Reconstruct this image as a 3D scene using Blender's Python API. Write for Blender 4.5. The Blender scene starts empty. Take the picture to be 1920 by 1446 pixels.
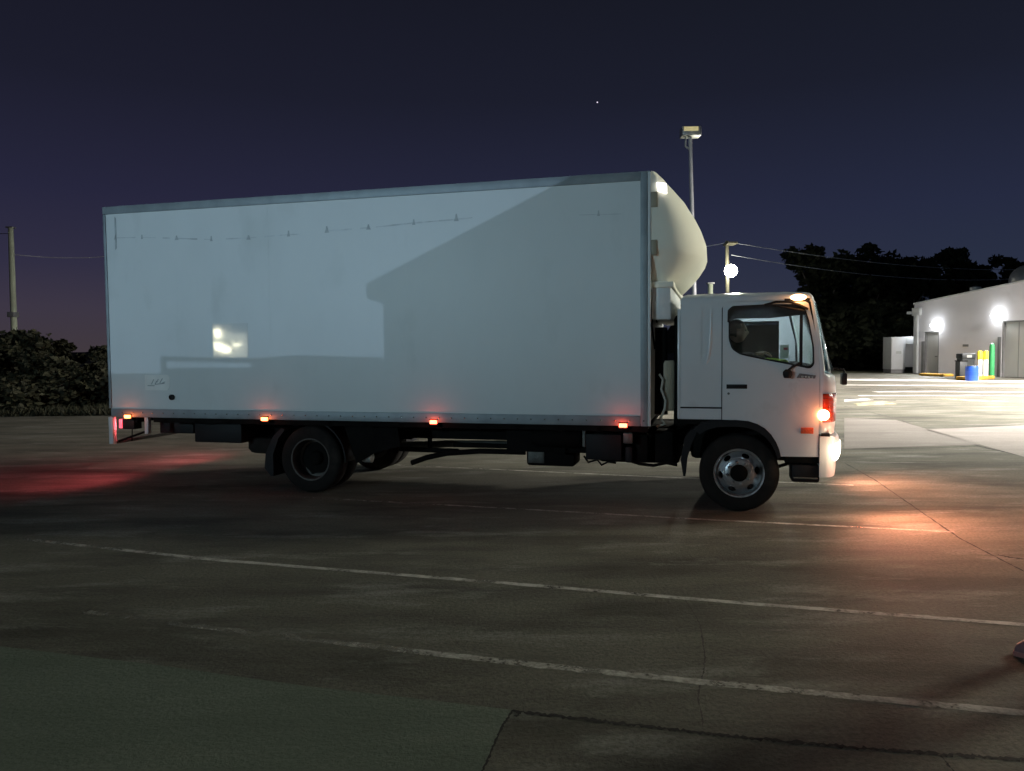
import bpy, bmesh, math, random
from mathutils import Vector, Matrix
random.seed(7)
PI = math.pi
SC = bpy.context.scene
COL = SC.collection

# ---------------------------------------------------------------- camera
F = 1440.0; H = 1.7
th = math.atan(71 / F); ro = math.atan(.0084)
fw = Vector((0, math.cos(th), -math.sin(th))); up0 = Vector((0, math.sin(th), math.cos(th))); r0 = Vector((1, 0, 0))
RR = r0 * math.cos(ro) - up0 * math.sin(ro); UU = up0 * math.cos(ro) + r0 * math.sin(ro)
CP = Vector((0, 0, H))
cam = bpy.data.cameras.new('camera'); co = bpy.data.objects.new('camera', cam); COL.objects.link(co)
cam.sensor_width = 36; cam.lens = 36 * F / 1920; cam.clip_end = 3000; cam.clip_start = .05
co.matrix_world = Matrix(((RR.x, UU.x, -fw.x, 0), (RR.y, UU.y, -fw.y, 0), (RR.z, UU.z, -fw.z, H), (0, 0, 0, 1)))
SC.camera = co

def ray(px, py): return fw + RR * ((px - 960) / F) - UU * ((py - 723) / F)
def gnd(px, py, z=0.0):
    d = ray(px, py); t = (z - H) / d.z; p = CP + d * t; return Vector((p.x, p.y, z))
def atY(px, py, Y):
    d = ray(px, py); return CP + d * (Y / d.y)
vdir = ray(-4463, 697); PSI = math.atan2(-vdir.y, -vdir.x)
TF = Vector((math.cos(PSI), math.sin(PSI), 0)); TL = Vector((-math.sin(PSI), math.cos(PSI), 0))
TO = gnd(1385, 960) + 1.10 * TL
def T(px, py, y):            # point of the truck's own side plane y (truck coordinates: x forward, z up)
    d = ray(px, py); t = ((TO - CP).dot(TL) + y) / d.dot(TL); p = CP + d * t - TO
    return (p.dot(TF), p.z)
def t2w(x, y, z): return TO + TF * x + TL * y + Vector((0, 0, z))

# ---------------------------------------------------------------- materials
def nodes(name):
    m = bpy.data.materials.new(name); m.use_nodes = True
    nt = m.node_tree; return m, nt, nt.nodes['Principled BSDF']
def mat(name, col, rough=.5, metal=0, var=.12, scale=3, bump=0, bscale=60, coat=0, dirt=None, stretch=(1, 1, 1), spec=.5):
    m, nt, b = nodes(name); N = nt.nodes; L = nt.links
    tc = N.new('ShaderNodeTexCoord'); mp = N.new('ShaderNodeMapping'); mp.inputs['Scale'].default_value = stretch
    L.new(tc.outputs['Object'], mp.inputs[0])
    n = N.new('ShaderNodeTexNoise'); n.inputs['Scale'].default_value = scale; n.inputs['Detail'].default_value = 6
    L.new(mp.outputs[0], n.inputs[0])
    r = N.new('ShaderNodeValToRGB'); r.color_ramp.elements[0].position = .3; r.color_ramp.elements[1].position = .7
    c = Vector(col)
    r.color_ramp.elements[0].color = (*(c * (1 - var)), 1); r.color_ramp.elements[1].color = (*(c * (1 + var)), 1)
    L.new(n.outputs[0], r.inputs[0]); out = r.outputs[0]
    if dirt:
        n2 = N.new('ShaderNodeTexNoise'); n2.inputs['Scale'].default_value = dirt[1]; n2.inputs['Detail'].default_value = 8
        L.new(mp.outputs[0], n2.inputs[0])
        r2 = N.new('ShaderNodeValToRGB'); r2.color_ramp.elements[0].position = dirt[2]; r2.color_ramp.elements[1].position = dirt[2] + .15
        L.new(n2.outputs[0], r2.inputs[0])
        mx = N.new('ShaderNodeMix'); mx.data_type = 'RGBA'; L.new(r2.outputs[0], mx.inputs[0]); L.new(out, mx.inputs[6]); mx.inputs[7].default_value = (*dirt[0], 1)
        out = mx.outputs[2]
    L.new(out, b.inputs['Base Color'])
    mr = N.new('ShaderNodeMapRange'); mr.inputs[3].default_value = max(.02, rough - .08); mr.inputs[4].default_value = min(1, rough + .08)
    L.new(n.outputs[0], mr.inputs[0]); L.new(mr.outputs[0], b.inputs['Roughness'])
    b.inputs['Metallic'].default_value = metal; b.inputs['Coat Weight'].default_value = coat; b.inputs['Coat Roughness'].default_value = .06
    b.inputs['Specular IOR Level'].default_value = spec
    if bump:
        n3 = N.new('ShaderNodeTexNoise'); n3.inputs['Scale'].default_value = bscale; n3.inputs['Detail'].default_value = 5
        L.new(mp.outputs[0], n3.inputs[0])
        bp = N.new('ShaderNodeBump'); bp.inputs['Strength'].default_value = bump; bp.inputs['Distance'].default_value = .02
        L.new(n3.outputs[0], bp.inputs['Height']); L.new(bp.outputs[0], b.inputs['Normal'])
    return m
def emit(name, col, s, base=(.8, .8, .8)):
    m, nt, b = nodes(name)
    b.inputs['Base Color'].default_value = (*base, 1); b.inputs['Emission Color'].default_value = (*col, 1)
    b.inputs['Emission Strength'].default_value = s; b.inputs['Roughness'].default_value = .25
    return m
def glass(name, tint=(.75, .8, .8), rough=.02, refl=1.5):
    m = bpy.data.materials.new(name); m.use_nodes = True; nt = m.node_tree; N = nt.nodes; L = nt.links
    N.clear(); o = N.new('ShaderNodeOutputMaterial'); mx = N.new('ShaderNodeMixShader'); t = N.new('ShaderNodeBsdfTransparent'); g = N.new('ShaderNodeBsdfGlossy')
    fr = N.new('ShaderNodeFresnel'); fr.inputs[0].default_value = refl; t.inputs[0].default_value = (*tint, 1); g.inputs['Roughness'].default_value = rough
    L.new(fr.outputs[0], mx.inputs[0]); L.new(t.outputs[0], mx.inputs[1]); L.new(g.outputs[0], mx.inputs[2]); L.new(mx.outputs[0], o.inputs[0])
    return m

M = {}
M['panel'] = mat('box_panel_white', (.66, .70, .70), .46, var=.05, scale=1.1, bump=.10, bscale=1.3, dirt=((.60, .64, .635), 2.0, .60), stretch=(1.1, 1, .55))
M['gloss'] = mat('smooth_panel_film', (.66, .70, .70), -.04, var=.02, scale=2, coat=1, bump=.012, bscale=5)
M['alu'] = mat('aluminium_rail', (.27, .31, .33), .58, metal=.45, var=.16, scale=5, bump=.05, bscale=30)
M['cabwhite'] = mat('cab_white_paint', (.60, .62, .63), .3, var=.03, scale=1.5, coat=.12, dirt=((.53, .54, .54), 3, .62))
M['cream'] = mat('cream_fibreglass', (.78, .76, .65), .72, var=.05, scale=1.8, coat=0, spec=.25, bump=.04, bscale=3)
M['creamdark'] = mat('fibreglass_bracket', (.30, .26, .18), .5, var=.06)
M['black'] = mat('black_plastic', (.011, .011, .012), .6, var=.2, scale=6, bump=.1, spec=.2)
M['chassis'] = mat('chassis_black', (.007, .0065, .006), .8, var=.35, scale=5, bump=.2, bscale=25, spec=.08)
M['greymetal'] = mat('dull_cast_metal', (.10, .10, .09), .5, metal=.5, var=.3, scale=8, bump=.3)
M['rubber'] = mat('tyre_rubber', (.017, .0155, .014), .85, var=.25, scale=9, bump=.15, spec=.15, dirt=((.033, .029, .024), 4, .55))
M['rim'] = mat('steel_wheel_paint', (.40, .41, .42), .32, metal=.75, var=.15, scale=9, dirt=((.12, .11, .10), 7, .52))
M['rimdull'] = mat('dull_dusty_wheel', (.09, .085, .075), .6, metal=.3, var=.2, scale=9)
M['seatm'] = mat('seat_cloth', (.05, .05, .055), .9, var=.2)
M['liner'] = mat('grey_roof_lining', (.42, .44, .46), .8, var=.06)
M['glass'] = glass('window_glass', (.72, .78, .78))
M['tint'] = glass('smoked_visor', (.16, .16, .17), .08)
M['ws'] = glass('windscreen_glass', (.55, .72, .70), .05, 1.9)
M['amberE'] = emit('lit_amber_lens', (1, .22, .05), 9)
M['roofE'] = emit('lit_roof_lamp_lens', (1, .50, .2), 12)
M['redorE'] = emit('lit_red_orange_lens', (1, .10, .045), 10)
M['indE'] = emit('lit_indicator_bulb', (1, .36, .12), 40)
M['redE'] = emit('lit_red_tail_lens', (1, .03, .09), 1.6)
M['headE'] = emit('lit_headlamp', (1, .88, .68), 12)
M['amberlens'] = mat('amber_lens_plastic', (.42, .035, .008), .2, var=.45, scale=30, coat=1, bump=.6, bscale=14, stretch=(.3, .3, 4))
M['orangerefl'] = mat('orange_reflector', (.55, .10, .04), .3, var=.3, scale=60)
M['redrefl'] = mat('red_white_tape', (.5, .04, .05), .4)
M['placard'] = mat('faded_placard', (.80, .82, .80), .4, var=.05, scale=8)
M['ink'] = mat('faded_ink', (.33, .37, .38), .5)
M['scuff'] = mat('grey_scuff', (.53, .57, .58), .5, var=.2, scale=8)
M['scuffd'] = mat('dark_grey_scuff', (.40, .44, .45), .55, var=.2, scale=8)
M['chrome'] = mat('bright_trim', (.6, .6, .6), .2, metal=1)
M['skin'] = mat('skin', (.42, .27, .20), .55, var=.06)
M['hair'] = mat('dark_hair', (.02, .016, .012), .7)
M['cloth'] = mat('dark_work_shirt', (.03, .035, .05), .9)
M['hivis'] = mat('yellow_green_cloth', (.45, .62, .08), .8)
M['paper'] = mat('pale_card', (.75, .75, .6), .7, var=.03)
M['render'] = mat('painted_wall_render', (.80, .78, .81), .75, var=.05, scale=.6, bump=.1, bscale=8, dirt=((.73, .71, .73), .9, .6))
M['metalwhite'] = mat('white_painted_metal', (.60, .62, .62), .45, var=.05)
M['doorpaint'] = mat('grey_door_paint', (.55, .54, .52), .5, var=.05, scale=2, stretch=(1, 1, .3))
M['doorframe'] = mat('door_frame_grey', (.20, .20, .20), .5)
M['galv'] = mat('galvanised_steel', (.42, .44, .42), .45, metal=.5, var=.1)
M['conpole'] = mat('weathered_concrete_pole', (.60, .68, .50), .8, var=.15, scale=1.5)
M['mast'] = mat('pale_mast_paint', (.52, .54, .56), .5, var=.08)
M['wood'] = mat('weathered_pole_timber', (.16, .15, .10), .85, var=.2, stretch=(1, 1, .1), scale=8)
M['yellow'] = mat('safety_yellow_paint', (.75, .62, .04), .5, var=.05)
M['white'] = mat('white_paint', (.75, .76, .73), .5, var=.04)
M['blue'] = mat('blue_plastic_drum', (.02, .08, .42), .35, var=.08)
M['bin'] = mat('dark_bin_plastic', (.035, .042, .045), .5)
M['green'] = mat('green_painted_post', (.05, .38, .13), .5)
M['kerby'] = mat('worn_yellow_kerb', (.50, .28, .03), .8, var=.25, scale=4)
M['lampE'] = emit('lit_street_lamp_lens', (1, .97, .85), 60)
M['wallE'] = emit('lit_wall_lamp_lens', (.95, 1, 1), 22)
M['floodface'] = emit('faintly_lit_flood_face', (.9, .75, .35), .38, (.7, .66, .4))  # emission stands in for light falling on the unlit lamp face
M['starE'] = emit('star_glow', (.9, .8, 1), 1.2)
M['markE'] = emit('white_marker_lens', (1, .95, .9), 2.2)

def leafmat(name, a, b_):
    m, nt, b = nodes(name); N = nt.nodes; L = nt.links
    g = N.new('ShaderNodeNewGeometry'); r = N.new('ShaderNodeValToRGB')
    r.color_ramp.elements[0].color = (*a, 1); r.color_ramp.elements[1].color = (*b_, 1)
    L.new(g.outputs['Random Per Island'], r.inputs[0]); L.new(r.outputs[0], b.inputs['Base Color']); b.inputs['Roughness'].default_value = .75
    b.inputs['Specular IOR Level'].default_value = .2
    return m
M['leaf'] = leafmat('gum_leaves', (.010, .013, .007), (.026, .030, .014))
M['leaf2'] = leafmat('scrub_leaves', (.010, .011, .006), (.030, .030, .015))
M['bark'] = mat('grey_bark', (.13, .11, .09), .9, var=.3, scale=4)

def concrete(name, c1, c2, dark, light, joint=0, seed=0.):
    m, nt, b = nodes(name); N = nt.nodes; L = nt.links
    tc = N.new('ShaderNodeTexCoord'); mp = N.new('ShaderNodeMapping'); mp.inputs['Location'].default_value = (seed, seed * .7, 0)
    L.new(tc.outputs['Object'], mp.inputs[0])
    ms = N.new('ShaderNodeMapping'); ms.inputs['Scale'].default_value = (.28, 1.0, 1); ms.inputs['Rotation'].default_value = (0, 0, .22)
    L.new(mp.outputs[0], ms.inputs[0])
    def noise(vec, sc, det=8, rough=.6):
        n = N.new('ShaderNodeTexNoise'); n.inputs['Scale'].default_value = sc; n.inputs['Detail'].default_value = det; n.inputs['Roughness'].default_value = rough
        L.new(vec.outputs[0], n.inputs[0]); return n
    def ramp(n, p0, p1, a, b2):
        r = N.new('ShaderNodeValToRGB'); r.color_ramp.elements[0].position = p0; r.color_ramp.elements[1].position = p1
        r.color_ramp.elements[0].color = (*a, 1); r.color_ramp.elements[1].color = (*b2, 1); L.new(n.outputs[0], r.inputs[0]); return r
    def mixc(fac, a, col, mode='MIX'):
        x = N.new('ShaderNodeMix'); x.data_type = 'RGBA'; x.blend_type = mode
        L.new(fac.outputs[0], x.inputs[0]); L.new(a, x.inputs[6])
        if isinstance(col, tuple): x.inputs[7].default_value = (*col, 1)
        else: L.new(col, x.inputs[7])
        return x.outputs[2]
    big = ramp(noise(mp, .32, 6), .32, .68, c1, c2)
    o = mixc(ramp(noise(ms, 1.7, 9, .65), .44, .66, (0, 0, 0), (.85, .85, .85)), big.outputs[0], dark)
    o = mixc(ramp(noise(ms, 2.6, 10, .7), .53, .70, (0, 0, 0), (.85, .85, .85)), o, light)
    o = mixc(ramp(noise(mp, 38, 6, .75), .38, .66, (0, 0, 0), (.6, .6, .6)), o, tuple(Vector(dark) * .7))
    # tyre and oil specks
    o = mixc(ramp(noise(mp, 7, 4, .6), .68, .76, (0, 0, 0), (.5, .5, .5)), o, tuple(Vector(dark) * .5))
    L.new(o, b.inputs['Base Color'])
    rr = N.new('ShaderNodeMapRange'); rr.inputs[3].default_value = .62; rr.inputs[4].default_value = .95
    L.new(noise(ms, 1.2).outputs[0], rr.inputs[0]); L.new(rr.outputs[0], b.inputs['Roughness']); b.inputs['Specular IOR Level'].default_value = .25
    bp = N.new('ShaderNodeBump'); bp.inputs['Strength'].default_value = .6; bp.inputs['Distance'].default_value = .014
    L.new(noise(mp, 38, 8, .7).outputs[0], bp.inputs['Height']); L.new(bp.outputs[0], b.inputs['Normal'])
    return m
M['conc'] = concrete('yard_concrete', (.134, .126, .094), (.208, .197, .156), (.052, .050, .038), (.34, .335, .29))
M['conc2'] = concrete('paler_concrete_slab', (.155, .185, .14), (.19, .22, .17), (.11, .135, .10), (.21, .235, .18), seed=31)
M['conc3'] = concrete('clean_concrete_slab', (.30, .27, .24), (.35, .32, .29), (.24, .21, .19), (.40, .38, .35), seed=12)
M['conc4'] = concrete('patched_concrete_slab', (.24, .215, .19), (.27, .245, .22), (.19, .17, .15), (.32, .30, .27), seed=55)
M['joint'] = mat('dirty_joint', (.018, .016, .013), .95, var=.3, scale=10)
M['jointf'] = mat('filled_joint', (.06, .052, .044), .95, var=.3, scale=10)
M['grass'] = mat('dark_verge_grass', (.05, .055, .025), .95, var=.5, scale=2, bump=.6, bscale=6)

def paint(name, col, wear):
    m, nt, b = nodes(name); N = nt.nodes; L = nt.links
    tc = N.new('ShaderNodeTexCoord')
    n = N.new('ShaderNodeTexNoise'); n.inputs['Scale'].default_value = 3.2; n.inputs['Detail'].default_value = 12; n.inputs['Roughness'].default_value = .75
    n2 = N.new('ShaderNodeTexNoise'); n2.inputs['Scale'].default_value = 40; n2.inputs['Detail'].default_value = 4
    L.new(tc.outputs['Object'], n.inputs[0]); L.new(tc.outputs['Object'], n2.inputs[0])
    sx = N.new('ShaderNodeSeparateXYZ'); L.new(tc.outputs['Object'], sx.inputs[0])
    mr = N.new('ShaderNodeMapRange'); mr.inputs[1].default_value = wear[0]; mr.inputs[2].default_value = wear[1]; mr.inputs[3].default_value = wear[2]; mr.inputs[4].default_value = wear[3]
    L.new(sx.outputs[0], mr.inputs[0])
    a1 = N.new('ShaderNodeMath'); a1.operation = 'MULTIPLY_ADD'; L.new(n2.outputs[0], a1.inputs[0]); a1.inputs[1].default_value = .25; L.new(n.outputs[0], a1.inputs[2])
    sb = N.new('ShaderNodeMath'); sb.operation = 'SUBTRACT'; L.new(a1.outputs[0], sb.inputs[0]); L.new(mr.outputs[0], sb.inputs[1])
    ml = N.new('ShaderNodeMath'); ml.operation = 'MULTIPLY'; ml.use_clamp = True; L.new(sb.outputs[0], ml.inputs[0]); ml.inputs[1].default_value = 3.6
    L.new(ml.outputs[0], b.inputs['Alpha'])
    b.inputs['Base Color'].default_value = (*col, 1); b.inputs['Roughness'].default_value = .75
    return m

# ---------------------------------------------------------------- object helpers
def obj(name, bm, m, parent=None, smooth=False, angle=None):
    bmesh.ops.recalc_face_normals(bm, faces=bm.faces)
    me = bpy.data.meshes.new(name); bm.to_mesh(me); bm.free()
    if m is not None: me.materials.append(m)
    if smooth:
        for p in me.polygons: p.use_smooth = True
        me.set_sharp_from_angle(angle=angle or math.radians(38))
    o = bpy.data.objects.new(name, me); COL.objects.link(o)
    if parent is not None: o.parent = parent
    return o
def tag(o, label=None, cat=None, group=None, kind=None):
    if label: o['label'] = label
    if cat: o['category'] = cat
    if group: o['group'] = group
    if kind: o['kind'] = kind
    return o
def thing(name, loc, label, cat, rz=0, group=None):
    o = bpy.data.objects.new(name, None); COL.objects.link(o); o.location = loc; o.rotation_euler = (0, 0, rz); o.empty_display_size = .2
    return tag(o, label, cat, group)
def box(bm, x0, x1, y0, y1, z0, z1, bev=0, seg=2, mtx=None):
    r = bmesh.ops.create_cube(bm, size=1)['verts']
    m = Matrix.Translation(((x0 + x1) / 2, (y0 + y1) / 2, (z0 + z1) / 2)) @ Matrix.Diagonal((abs(x1 - x0), abs(y1 - y0), abs(z1 - z0), 1))
    bmesh.ops.transform(bm, matrix=m, verts=r)
    if bev:
        es = list({e for v in r for e in v.link_edges})
        g = bmesh.ops.bevel(bm, geom=es, offset=bev, segments=seg, affect='EDGES', profile=.5)
        r = list({v for f in g['faces'] for v in f.verts} | {v for v in r if v.is_valid})
    if mtx is not None: bmesh.ops.transform(bm, matrix=mtx, verts=r)
    return r
def boxo(name, x0, x1, y0, y1, z0, z1, m, parent=None, bev=0):
    bm = bmesh.new(); box(bm, x0, x1, y0, y1, z0, z1, bev); return obj(name, bm, m, parent, smooth=bev > 0)
def tube(bm, pts, rad, n=10, cap=True):
    pts = [Vector(p) for p in pts]; rings = []
    rads = rad if isinstance(rad, (list, tuple)) else [rad] * len(pts)
    pu = None
    for i, p in enumerate(pts):
        d = (pts[min(i + 1, len(pts) - 1)] - pts[max(i - 1, 0)]).normalized()
        a = d.cross(Vector((0, 0, 1))) if abs(d.z) < .95 else d.cross(Vector((0, 1, 0)))
        if pu is not None: a = pu - d * pu.dot(d)
        a.normalize(); pu = a; b = d.cross(a)
        rings.append([bm.verts.new(p + (a * math.cos(2 * PI * k / n) + b * math.sin(2 * PI * k / n)) * rads[i]) for k in range(n)])
    for i in range(len(rings) - 1):
        for k in range(n): bm.faces.new((rings[i][k], rings[i][(k + 1) % n], rings[i + 1][(k + 1) % n], rings[i + 1][k]))
    if cap: bm.faces.new(rings[0][::-1]); bm.faces.new(rings[-1])
def tubeo(name, pts, rad, m, parent=None, n=10):
    bm = bmesh.new(); tube(bm, pts, rad, n); return obj(name, bm, m, parent, smooth=True)
def lathe(bm, prof, c, axis='y', n=48, close=False):      # prof: (radius, along)
    rings = []
    for (r, a) in prof:
        ring = []
        for k in range(n):
            u = 2 * PI * k / n
            if axis == 'y': v = (c[0] + r * math.cos(u), c[1] + a, c[2] + r * math.sin(u))
            elif axis == 'x': v = (c[0] + a, c[1] + r * math.cos(u), c[2] + r * math.sin(u))
            else: v = (c[0] + r * math.cos(u), c[1] + r * math.sin(u), c[2] + a)
            ring.append(bm.verts.new(v))
        rings.append(ring)
    m = len(rings)
    for i in range(m if close else m - 1):
        for k in range(n):
            bm.faces.new((rings[i][k], rings[i][(k + 1) % n], rings[(i + 1) % m][(k + 1) % n], rings[(i + 1) % m][k]))
    if not close:
        if prof[0][0] > 0: bm.faces.new(rings[0][::-1])
        if prof[-1][0] > 0: bm.faces.new(rings[-1])
def latheo(name, prof, c, m, parent=None, axis='y', n=48, close=False):
    bm = bmesh.new(); lathe(bm, prof, c, axis, n, close); return obj(name, bm, m, parent, smooth=True)
def rnd(poly, r, seg=5):
    out = []; n = len(poly)
    for i in range(n):
        p = Vector(poly[i][:2]); a = Vector(poly[i - 1][:2]); b = Vector(poly[(i + 1) % n][:2]); rr = poly[i][2] if len(poly[i]) > 2 else r
        da = a - p; db = b - p; rr = min(rr, da.length * .45, db.length * .45)
        if rr < 1e-5: out.append((p.x, p.y)); continue
        s = p + da.normalized() * rr; e = p + db.normalized() * rr
        for k in range(seg + 1):
            t = k / seg; q = s * (1 - t) ** 2 + p * (2 * t * (1 - t)) + e * t * t; out.append((q.x, q.y))
    return out
def plate(bm, outer, holes, y0, y1):           # polygon in the x-z plane with holes, thickness y0..y1
    es = []
    for loop in [outer] + list(holes):
        vs = [bm.verts.new((x, y0, z)) for x, z in loop]
        es += [bm.edges.new((vs[i], vs[(i + 1) % len(vs)])) for i in range(len(vs))]
    g = bmesh.ops.triangle_fill(bm, edges=es, use_beauty=True, use_dissolve=False)
    fs = [e for e in g['geom'] if isinstance(e, bmesh.types.BMFace)]
    ex = bmesh.ops.extrude_face_region(bm, geom=fs)
    vs = [e for e in ex['geom'] if isinstance(e, bmesh.types.BMVert)]
    bmesh.ops.translate(bm, vec=(0, y1 - y0, 0), verts=vs)
def plateo(name, outer, holes, y0, y1, m, parent=None):
    bm = bmesh.new(); plate(bm, outer, holes, y0, y1); return obj(name, bm, m, parent)
def loft(bm, rings, closed=True, cap0=False, cap1=False):
    R = [[bm.verts.new(p) for p in r] for r in rings]; n = len(R[0])
    for i in range(len(R) - 1):
        for k in range(n if closed else n - 1):
            try: bm.faces.new((R[i][k], R[i][(k + 1) % n], R[i + 1][(k + 1) % n], R[i + 1][k]))
            except ValueError: pass
    if cap0: bm.faces.new(R[0][::-1])
    if cap1: bm.faces.new(R[-1])
def light(name, kind, loc, power, col=(1, 1, 1), parent=None, **k):
    l = bpy.data.lights.new(name, kind); l.energy = power; l.color = col
    for a, v in k.items():
        if a != 'aim': setattr(l, a, v)
    o = bpy.data.objects.new(name, l); COL.objects.link(o); o.location = loc
    if 'aim' in k: o.rotation_euler = (Vector(k['aim']) - Vector(loc)).to_track_quat('-Z', 'Y').to_euler()
    if parent is not None: o.parent = parent
    return o

# ================================================================ THE TRUCK
truck = thing('box_truck', TO, 'white box truck with cream roof fairing and lit amber markers parked in the yard', 'truck', PSI)
HW = 1.22
BX0, BX1, BZ0, BZ1 = -7.60, -0.893, .875, 3.487
# --- cargo body
body = bpy.data.objects.new('cargo_box', None)
bm = bmesh.new(); box(bm, BX0 + .02, BX1 - .02, -HW + .012, HW - .012, BZ0 + .02, BZ1 - .02)
cargo = obj('cargo_box', bm, M['panel'], truck)
def rail(name, x0, x1, z0, z1, side=-1, t=.016):
    y = side * (HW - .012); return boxo(name, x0, x1, min(y, y + side * t), max(y, y + side * t), z0, z1, M['alu'], cargo, .004)
for s in (-1, 1):
    rail('top_rail', BX0, BX1 - .095, BZ1 - .095, BZ1 - .004, s)
    rail('bottom_rail', BX0 + .03, BX1 - .095, BZ0, BZ0 + .105, s)
    rail('corner_post', BX1 - .092, BX1 - .02, BZ0, BZ1 - .004, s, .019)
    rail('corner_post', BX0, BX0 + .035, BZ0 + .108, BZ1 - .098, s, .013)
boxo('roof_panel', BX0, BX1, -HW + .03, HW - .03, BZ1 - .018, BZ1 + .004, M['alu'], cargo)
# cream edge angle facing the cab
boxo('front_edge_trim', BX1 - .018, BX1 + .012, -HW + .0, -HW + .035, BZ0, BZ1 - .01, M['metalwhite'], cargo, .004)
# rivets on the bottom rail, one mesh shared
rv = None
for i in range(44):
    x = BX0 + .2 + i * .15
    if rv is None: rv = latheo('rivet', [(.009, 0), (.008, -.005), (.003, -.008)], (0, 0, 0), M['chrome'], cargo, 'y', 8); q = rv
    else: q = rv.copy(); COL.objects.link(q); q.parent = cargo
    q.location = (x, -HW - .0045, BZ0 + .055)
# panel sheet seams (thin proud strips) and dents
for px, w in ((330, .004), (505, .004), (1122, .006)):
    x, _ = T(px, 600, -HW); boxo('panel_seam', x, x + w, -HW + .0110, -HW + .0119, BZ0 + .11, BZ1 - .1, M['panel'], cargo)
# glossy replacement sheet that mirrors the lit shop behind the photographer
x0, z0 = T(399, 671, -HW); x1, z1 = T(463, 606, -HW)
boxo('smooth_panel_patch', x0, x1, -HW + .0085, -HW + .0145, z0, z1, M['gloss'], cargo)
# thin grey strips and darker marks along the upper side
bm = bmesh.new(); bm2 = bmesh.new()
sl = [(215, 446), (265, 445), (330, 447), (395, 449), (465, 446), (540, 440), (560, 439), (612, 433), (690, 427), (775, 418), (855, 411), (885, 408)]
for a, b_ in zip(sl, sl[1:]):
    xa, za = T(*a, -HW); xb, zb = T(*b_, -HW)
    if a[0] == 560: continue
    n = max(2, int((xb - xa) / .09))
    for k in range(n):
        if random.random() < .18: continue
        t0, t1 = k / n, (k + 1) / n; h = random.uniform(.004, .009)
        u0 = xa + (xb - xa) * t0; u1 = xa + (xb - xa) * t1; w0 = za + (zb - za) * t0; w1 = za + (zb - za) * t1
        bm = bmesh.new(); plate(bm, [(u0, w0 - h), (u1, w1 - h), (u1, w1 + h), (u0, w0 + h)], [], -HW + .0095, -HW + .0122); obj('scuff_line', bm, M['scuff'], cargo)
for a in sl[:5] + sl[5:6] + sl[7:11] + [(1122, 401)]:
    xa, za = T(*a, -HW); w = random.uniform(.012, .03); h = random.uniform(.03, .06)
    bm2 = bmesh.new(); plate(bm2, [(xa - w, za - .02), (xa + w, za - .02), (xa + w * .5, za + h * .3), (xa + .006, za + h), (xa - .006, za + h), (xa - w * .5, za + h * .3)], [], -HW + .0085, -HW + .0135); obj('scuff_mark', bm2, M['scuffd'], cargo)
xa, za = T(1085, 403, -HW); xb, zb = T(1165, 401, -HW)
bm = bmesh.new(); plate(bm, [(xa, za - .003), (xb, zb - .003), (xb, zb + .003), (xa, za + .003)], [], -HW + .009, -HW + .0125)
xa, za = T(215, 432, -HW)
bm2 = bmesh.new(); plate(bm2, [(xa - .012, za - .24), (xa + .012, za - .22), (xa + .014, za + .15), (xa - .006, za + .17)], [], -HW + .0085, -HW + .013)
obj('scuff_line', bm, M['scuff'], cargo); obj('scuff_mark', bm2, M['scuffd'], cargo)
# faded placard with scribble
x0, z0 = T(271, 732, -HW); x1, z1 = T(317, 703, -HW)
pl = plateo('faded_placard', rnd([(x0, z0), (x1 - .04, z0), (x1, z0 + .05), (x1, z1 - .03), (x1 - .03, z1), (x0, z1)], .015), [], -HW + .0085, -HW + .0145, M['placard'], cargo)
bm = bmesh.new()
for (u, v, l, a) in ((.32, .55, .07, 60), (.45, .5, .05, 60), (.52, .62, .05, 60), (.66, .62, .07, 55), (.75, .5, .05, 20), (.6, .42, .14, 5), (.25, .3, .1, 0)):
    cx = x0 + (x1 - x0) * u; cz = z0 + (z1 - z0) * v; m = Matrix.Translation((cx, 0, cz)) @ Matrix.Rotation(math.radians(-a), 4, 'Y')
    box(bm, -l / 2, l / 2, -HW + .006, -HW + .0095, -.005, .005, mtx=m)
obj('scribbled_writing', bm, M['ink'], pl)
x0, z0 = T(322, 745, -HW)
fl = latheo('filler_cap', [(.034, .02), (.034, -.012), (.024, -.016), (.022, -.004), (.0, -.004)], (x0, -HW, z0), M['black'], cargo, 'y', 24)
# side marker lights
for i, (px, py, mm, cl) in enumerate(((238, 783, 'amberE', (1, .20, .05)), (495, 788.5, 'amberE', (1, .16, .05)), (812, 795, 'redorE', (1, .1, .03)), (1168, 804, 'redorE', (1, .08, .03)))):
    x, z = T(px, py, -HW - .03); z = BZ0 + .012
    g = boxo('marker_light', x - .05, x + .05, -HW - .006, -HW + .004, z - .045, z + .03, M['black'], truck, .004)
    boxo('lamp_lens', x - .042, x + .042, -HW - .034, -HW - .0065, z - .026, z + .016, M[mm], g, .008)
    light('marker_glow', 'POINT', (x, -HW - .09, z - .005), .6, cl, truck, shadow_soft_size=.02)
# rear frame: under-run bar, posts, tail lamp
x0, z0 = T(203, 832, -HW + .02); xr = BX0
boxo('rear_frame_post', xr - .02, xr + .045, -HW + .0, -HW + .06, z0, BZ0 - .002, M['metalwhite'], truck, .006)
boxo('rear_frame_post', xr - .02, xr + .045, HW - .06, HW, z0, BZ0 - .002, M['metalwhite'], truck, .006)
x2, z2 = T(279, 780, -HW + .1)
boxo('tail_lift_arm', x2 - .035, x2 + .02, -HW + .06, -HW + .12, .66, BZ0 - .002, M['metalwhite'], truck, .006)
boxo('tail_lift_arm', x2 - .035, x2 + .02, HW - .12, HW - .06, .66, BZ0 - .002, M['metalwhite'], truck, .006)
boxo('tail_lift_bar', xr, xr + .06, -HW + .062, HW - .062, z0, z0 + .035, M['greymetal'], truck, .005)
tubeo('tail_lift_strut', [(xr + .03, -HW + .08, z0 + .02), (x2, -HW + .08, .70)], .014, M['chassis'], truck)
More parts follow.
